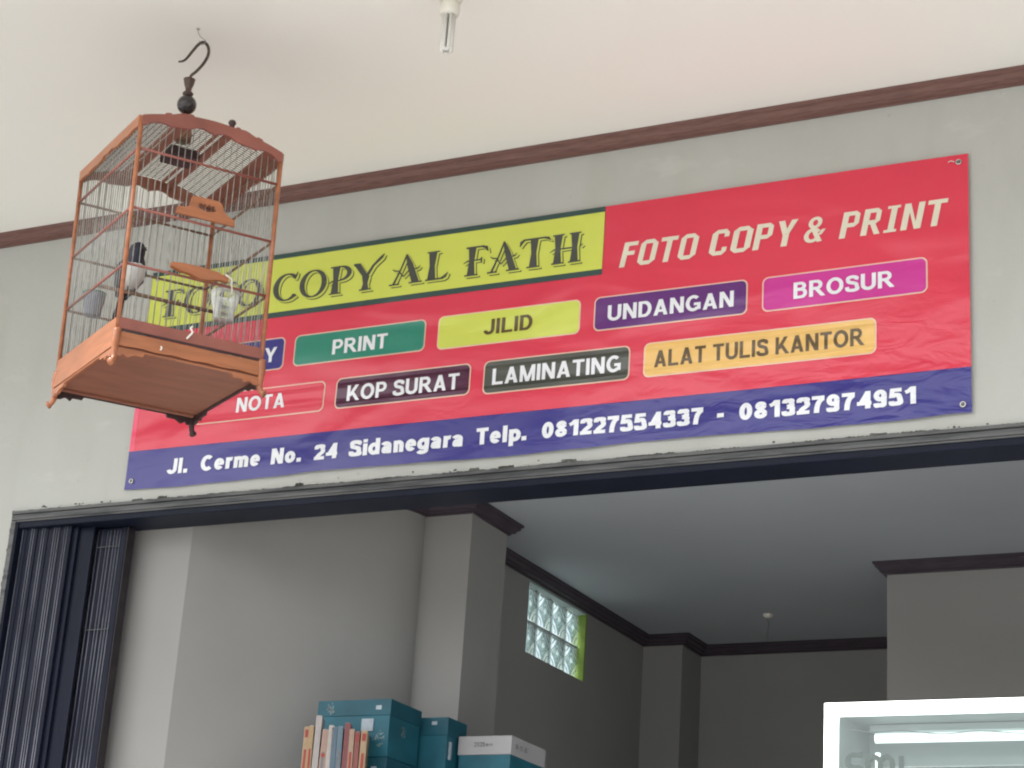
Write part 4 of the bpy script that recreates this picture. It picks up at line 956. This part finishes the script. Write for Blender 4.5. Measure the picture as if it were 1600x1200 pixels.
def flat_text(s, x0, h, z0, y, m, par, bold=.02, side=None):
    me = text_mesh(s, .18); xs = [v.co.x for v in me.vertices]; k = h/CAPREF; a = min(xs)
    for v in me.vertices:
        X = (v.co.x-a)*k; Z = z0 + v.co.y*k
        v.co = (x0+X, y, Z) if side is None else (side, x0+X, Z)
    return obj('lettering', me, m, par)
flat_text('2025', -.040, .016, .190, -.0010, 'ink', lid, .05); flat_text('16-11', .004, .010, .191, -.0010, 'ink', lid, .02)
flat_text('16 - 11 - 25', .03, .016, .187, 0, 'ink', lid, .02, side=.1032)
# books
bc = [((.62, .36, .12), .205), ((.62, .36, .10), .21), ((.55, .48, .46), .245), ((.60, .33, .22), .20), ((.60, .52, .46), .215), ((.10, .22, .33), .21), ((.12, .26, .36), .213), ((.36, .05, .06), .226),
      ((.60, .36, .20), .207), ((.45, .07, .05), .20), ((.62, .38, .14), .205)]
M['bkred'] = mat('red_print', (.30, .05, .04), .6)
bx_ = .728; zbk = ZB
bk = ['thin yellow', 'yellow and orange', 'tallest pale', 'dark-dotted orange', 'cream pink-topped', 'slate blue', 'light blue', 'dark red', 'tan orange', 'red', 'orange with red top']
pos_ = ['leftmost in', 'second from the left in', 'standing highest in', 'just right of the tallest in', 'left of the blue ones in', 'left one of two blue in', 'right one of two blue in', 'right of the blue ones in', 'third from the right in', 'second from the right in', 'rightmost in']
for i, (c, h) in enumerate(bc):
    w_ = [.017, .016, .020, .020, .017, .019, .018, .019, .018, .016, .021][i]
    M['bk%d' % i] = mat('book_cover_%d' % i, [(q_*.6 + sum(c)/3*.4)*.66 for q_ in c], .55, var=.12, vscale=30)
    ca, sa = math.cos(.46), math.sin(.46); dd = bx_ + w_/2 - .728
    t = thing('book', (.732 + dd*ca, .170 + dd*sa, zbk+.0005), '%s book spine, %s the row by the cartons' % (bk[i], pos_[i]), 'book', 'books standing in a row')
    hh = h + (.27-.205)
    obj('cover', bx(-w_/2, w_/2, 0, .098, 0, hh, .0015), 'bk%d' % i, t)
    obj('pages', bx(-w_/2+.002, w_/2-.002, .003, .096, hh+.0002, hh+.0012), 'whitecarton', t)
    obj('spine_title', bx(-w_*.22, w_*.22, -.0008, -.0002, hh*.30, hh*.72), 'ink' if i in (3, 5, 6) else 'bkred', t) if i in (0, 1, 3, 6, 8, 10) else None
    if i in (0, 9, 10, 3):
        q = bmesh.new(); 
        if i == 3: bmesh.ops.create_circle(q, cap_ends=True, segments=14, radius=.007, matrix=Matrix.Translation((0, -.0009, hh-.085)) @ Matrix.Rotation(math.pi/2, 4, 'X'))
        else: box(q, -w_*.3, w_*.3, -.0009, -.0002, hh-.035, hh-.010)
        obj('spine_mark', q, 'bkred' if 'bkred' in M else 'rust', t)
    t.rotation_euler = (0, math.radians(random.uniform(-1.2, 1.2)) if i not in (0, 10) else 0, .46)
    bx_ += w_ + .0008

# ------------------------------------------------------------------ lit showcase, lower right
SX0, SX1, SY, SZ = 2.404, 3.75, .50, Z0-.722
case = thing('glass_showcase', ((SX0+SX1)/2, SY+.25, .15), 'glass display showcase with a glowing white frame at the lower right of the shop', 'showcase')
def sp2(name, bm, m, par=None):
    o = obj(name, bm, m, par or case)
    if par is None: o.matrix_parent_inverse = Matrix.Translation(case.location).inverted()
    return o
fw = .038; SB = 1.05
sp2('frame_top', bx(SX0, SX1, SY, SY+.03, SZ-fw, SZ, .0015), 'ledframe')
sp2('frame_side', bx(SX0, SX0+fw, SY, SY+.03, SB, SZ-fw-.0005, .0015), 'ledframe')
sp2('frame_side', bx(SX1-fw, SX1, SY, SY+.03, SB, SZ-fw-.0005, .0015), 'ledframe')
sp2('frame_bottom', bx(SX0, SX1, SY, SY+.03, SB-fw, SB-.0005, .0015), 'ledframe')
gl = sp2('glass_pane', bx(SX0+fw, SX1-fw, SY+.010, SY+.014, SB, SZ-fw-.001), 'glass')
sp2('back_panel', bx(SX0+.002, SX1-.002, SY+.44, SY+.45, SB, SZ-.001), 'panelwhite')
sp2('top_panel', bx(SX0+.002, SX1-.002, SY+.0305, SY+.4395, SZ-.012, SZ-.001), 'panelwhite')
for x in (SX0+.003, SX1-.013): sp2('side_panel', bx(x, x+.010, SY+.0305, SY+.4395, SB, SZ-.0125), 'panelwhite')
sp2('base_cabinet', bx(SX0, SX1, SY, SY+.45, .152, SB-fw-.001, .004), 'panelwhite')
sp2('lamp_tube', tube(bmesh.new(), [(SX0+.075, SY+.30, SZ-.055), (SX1-.06, SY+.30, SZ-.055)], .015, 12), 'tubeglow')
sp2('lamp_batten', bx(SX0+.06, SX1-.05, SY+.285, SY+.325, SZ-.036, SZ-.0135, .002), 'panelwhite')
sp2('rear_upright', bx(SX0+.062, SX0+.076, SY+.34, SY+.354, SB, SZ-.092, .001), 'tubeglow')  # plain post, not a lamp: its brightness is added glow
for k, z in enumerate((-.125, -.145, -.40, -.80)): sp2('shelf_rail' if k < 2 else 'shelf', bx(SX0+.014, SX1-.014, SY+(.425 if k < 2 else .06), SY+.438, SZ+z, SZ+z+(.003 if k < 2 else .008)), 'alu')
sp2('wire', tube(bmesh.new(), smooth_path([(SX0+.05, SY+.10, SZ-.062), (SX0+.12, SY+.10, SZ-.074), (SX0+.22, SY+.10, SZ-.072), (SX0+.34, SY+.10, SZ-.084), (SX0+.46, SY+.10, SZ-.078), (SX0+.62, SY+.10, SZ-.088), (SX0+.9, SY+.10, SZ-.080)], 5), .0016, 6), 'ink')
# pane lettering: tops of rounded letters, S, m, l
def dstroke(pts, w_): 
    bm = bmesh.new()
    for P in stroke(pts, [w_]*len(pts)): bm.faces.new([bm.verts.new((x, SY+.0092, z)) for x, z in P])
    return bm
LZ = SZ-.160; L0 = SX0+.072
dlk = [0]
def dl(pts):
    dlk[0] += 1; o = sp2('decal_letter', dstroke(pts, .015), 'decal', gl); o.location.y = -.0004*dlk[0]; return o
cx = L0
S = [(cx+.048, LZ+.0)] + [(cx+.018 + 0*k, LZ+.0) for k in range(1)] + arcp(cx+.018, LZ-.019, .018, .019, 90, 270, 10) + arcp(cx+.030, LZ-.057, .018, .019, 90, -90, 10) + [(cx, LZ-.076)]
dl(S)
def bump_(x, r): return [(x-r, LZ-.080)] + arcp(x, LZ-.008-r, r, r, 180, 0, 12) + [(x+r, LZ-.080)]
dl(bump_(cx+.083, .019)); dl(bump_(cx+.121, .019)); dl([(cx+.168, LZ-.006), (cx+.168, LZ-.080)])
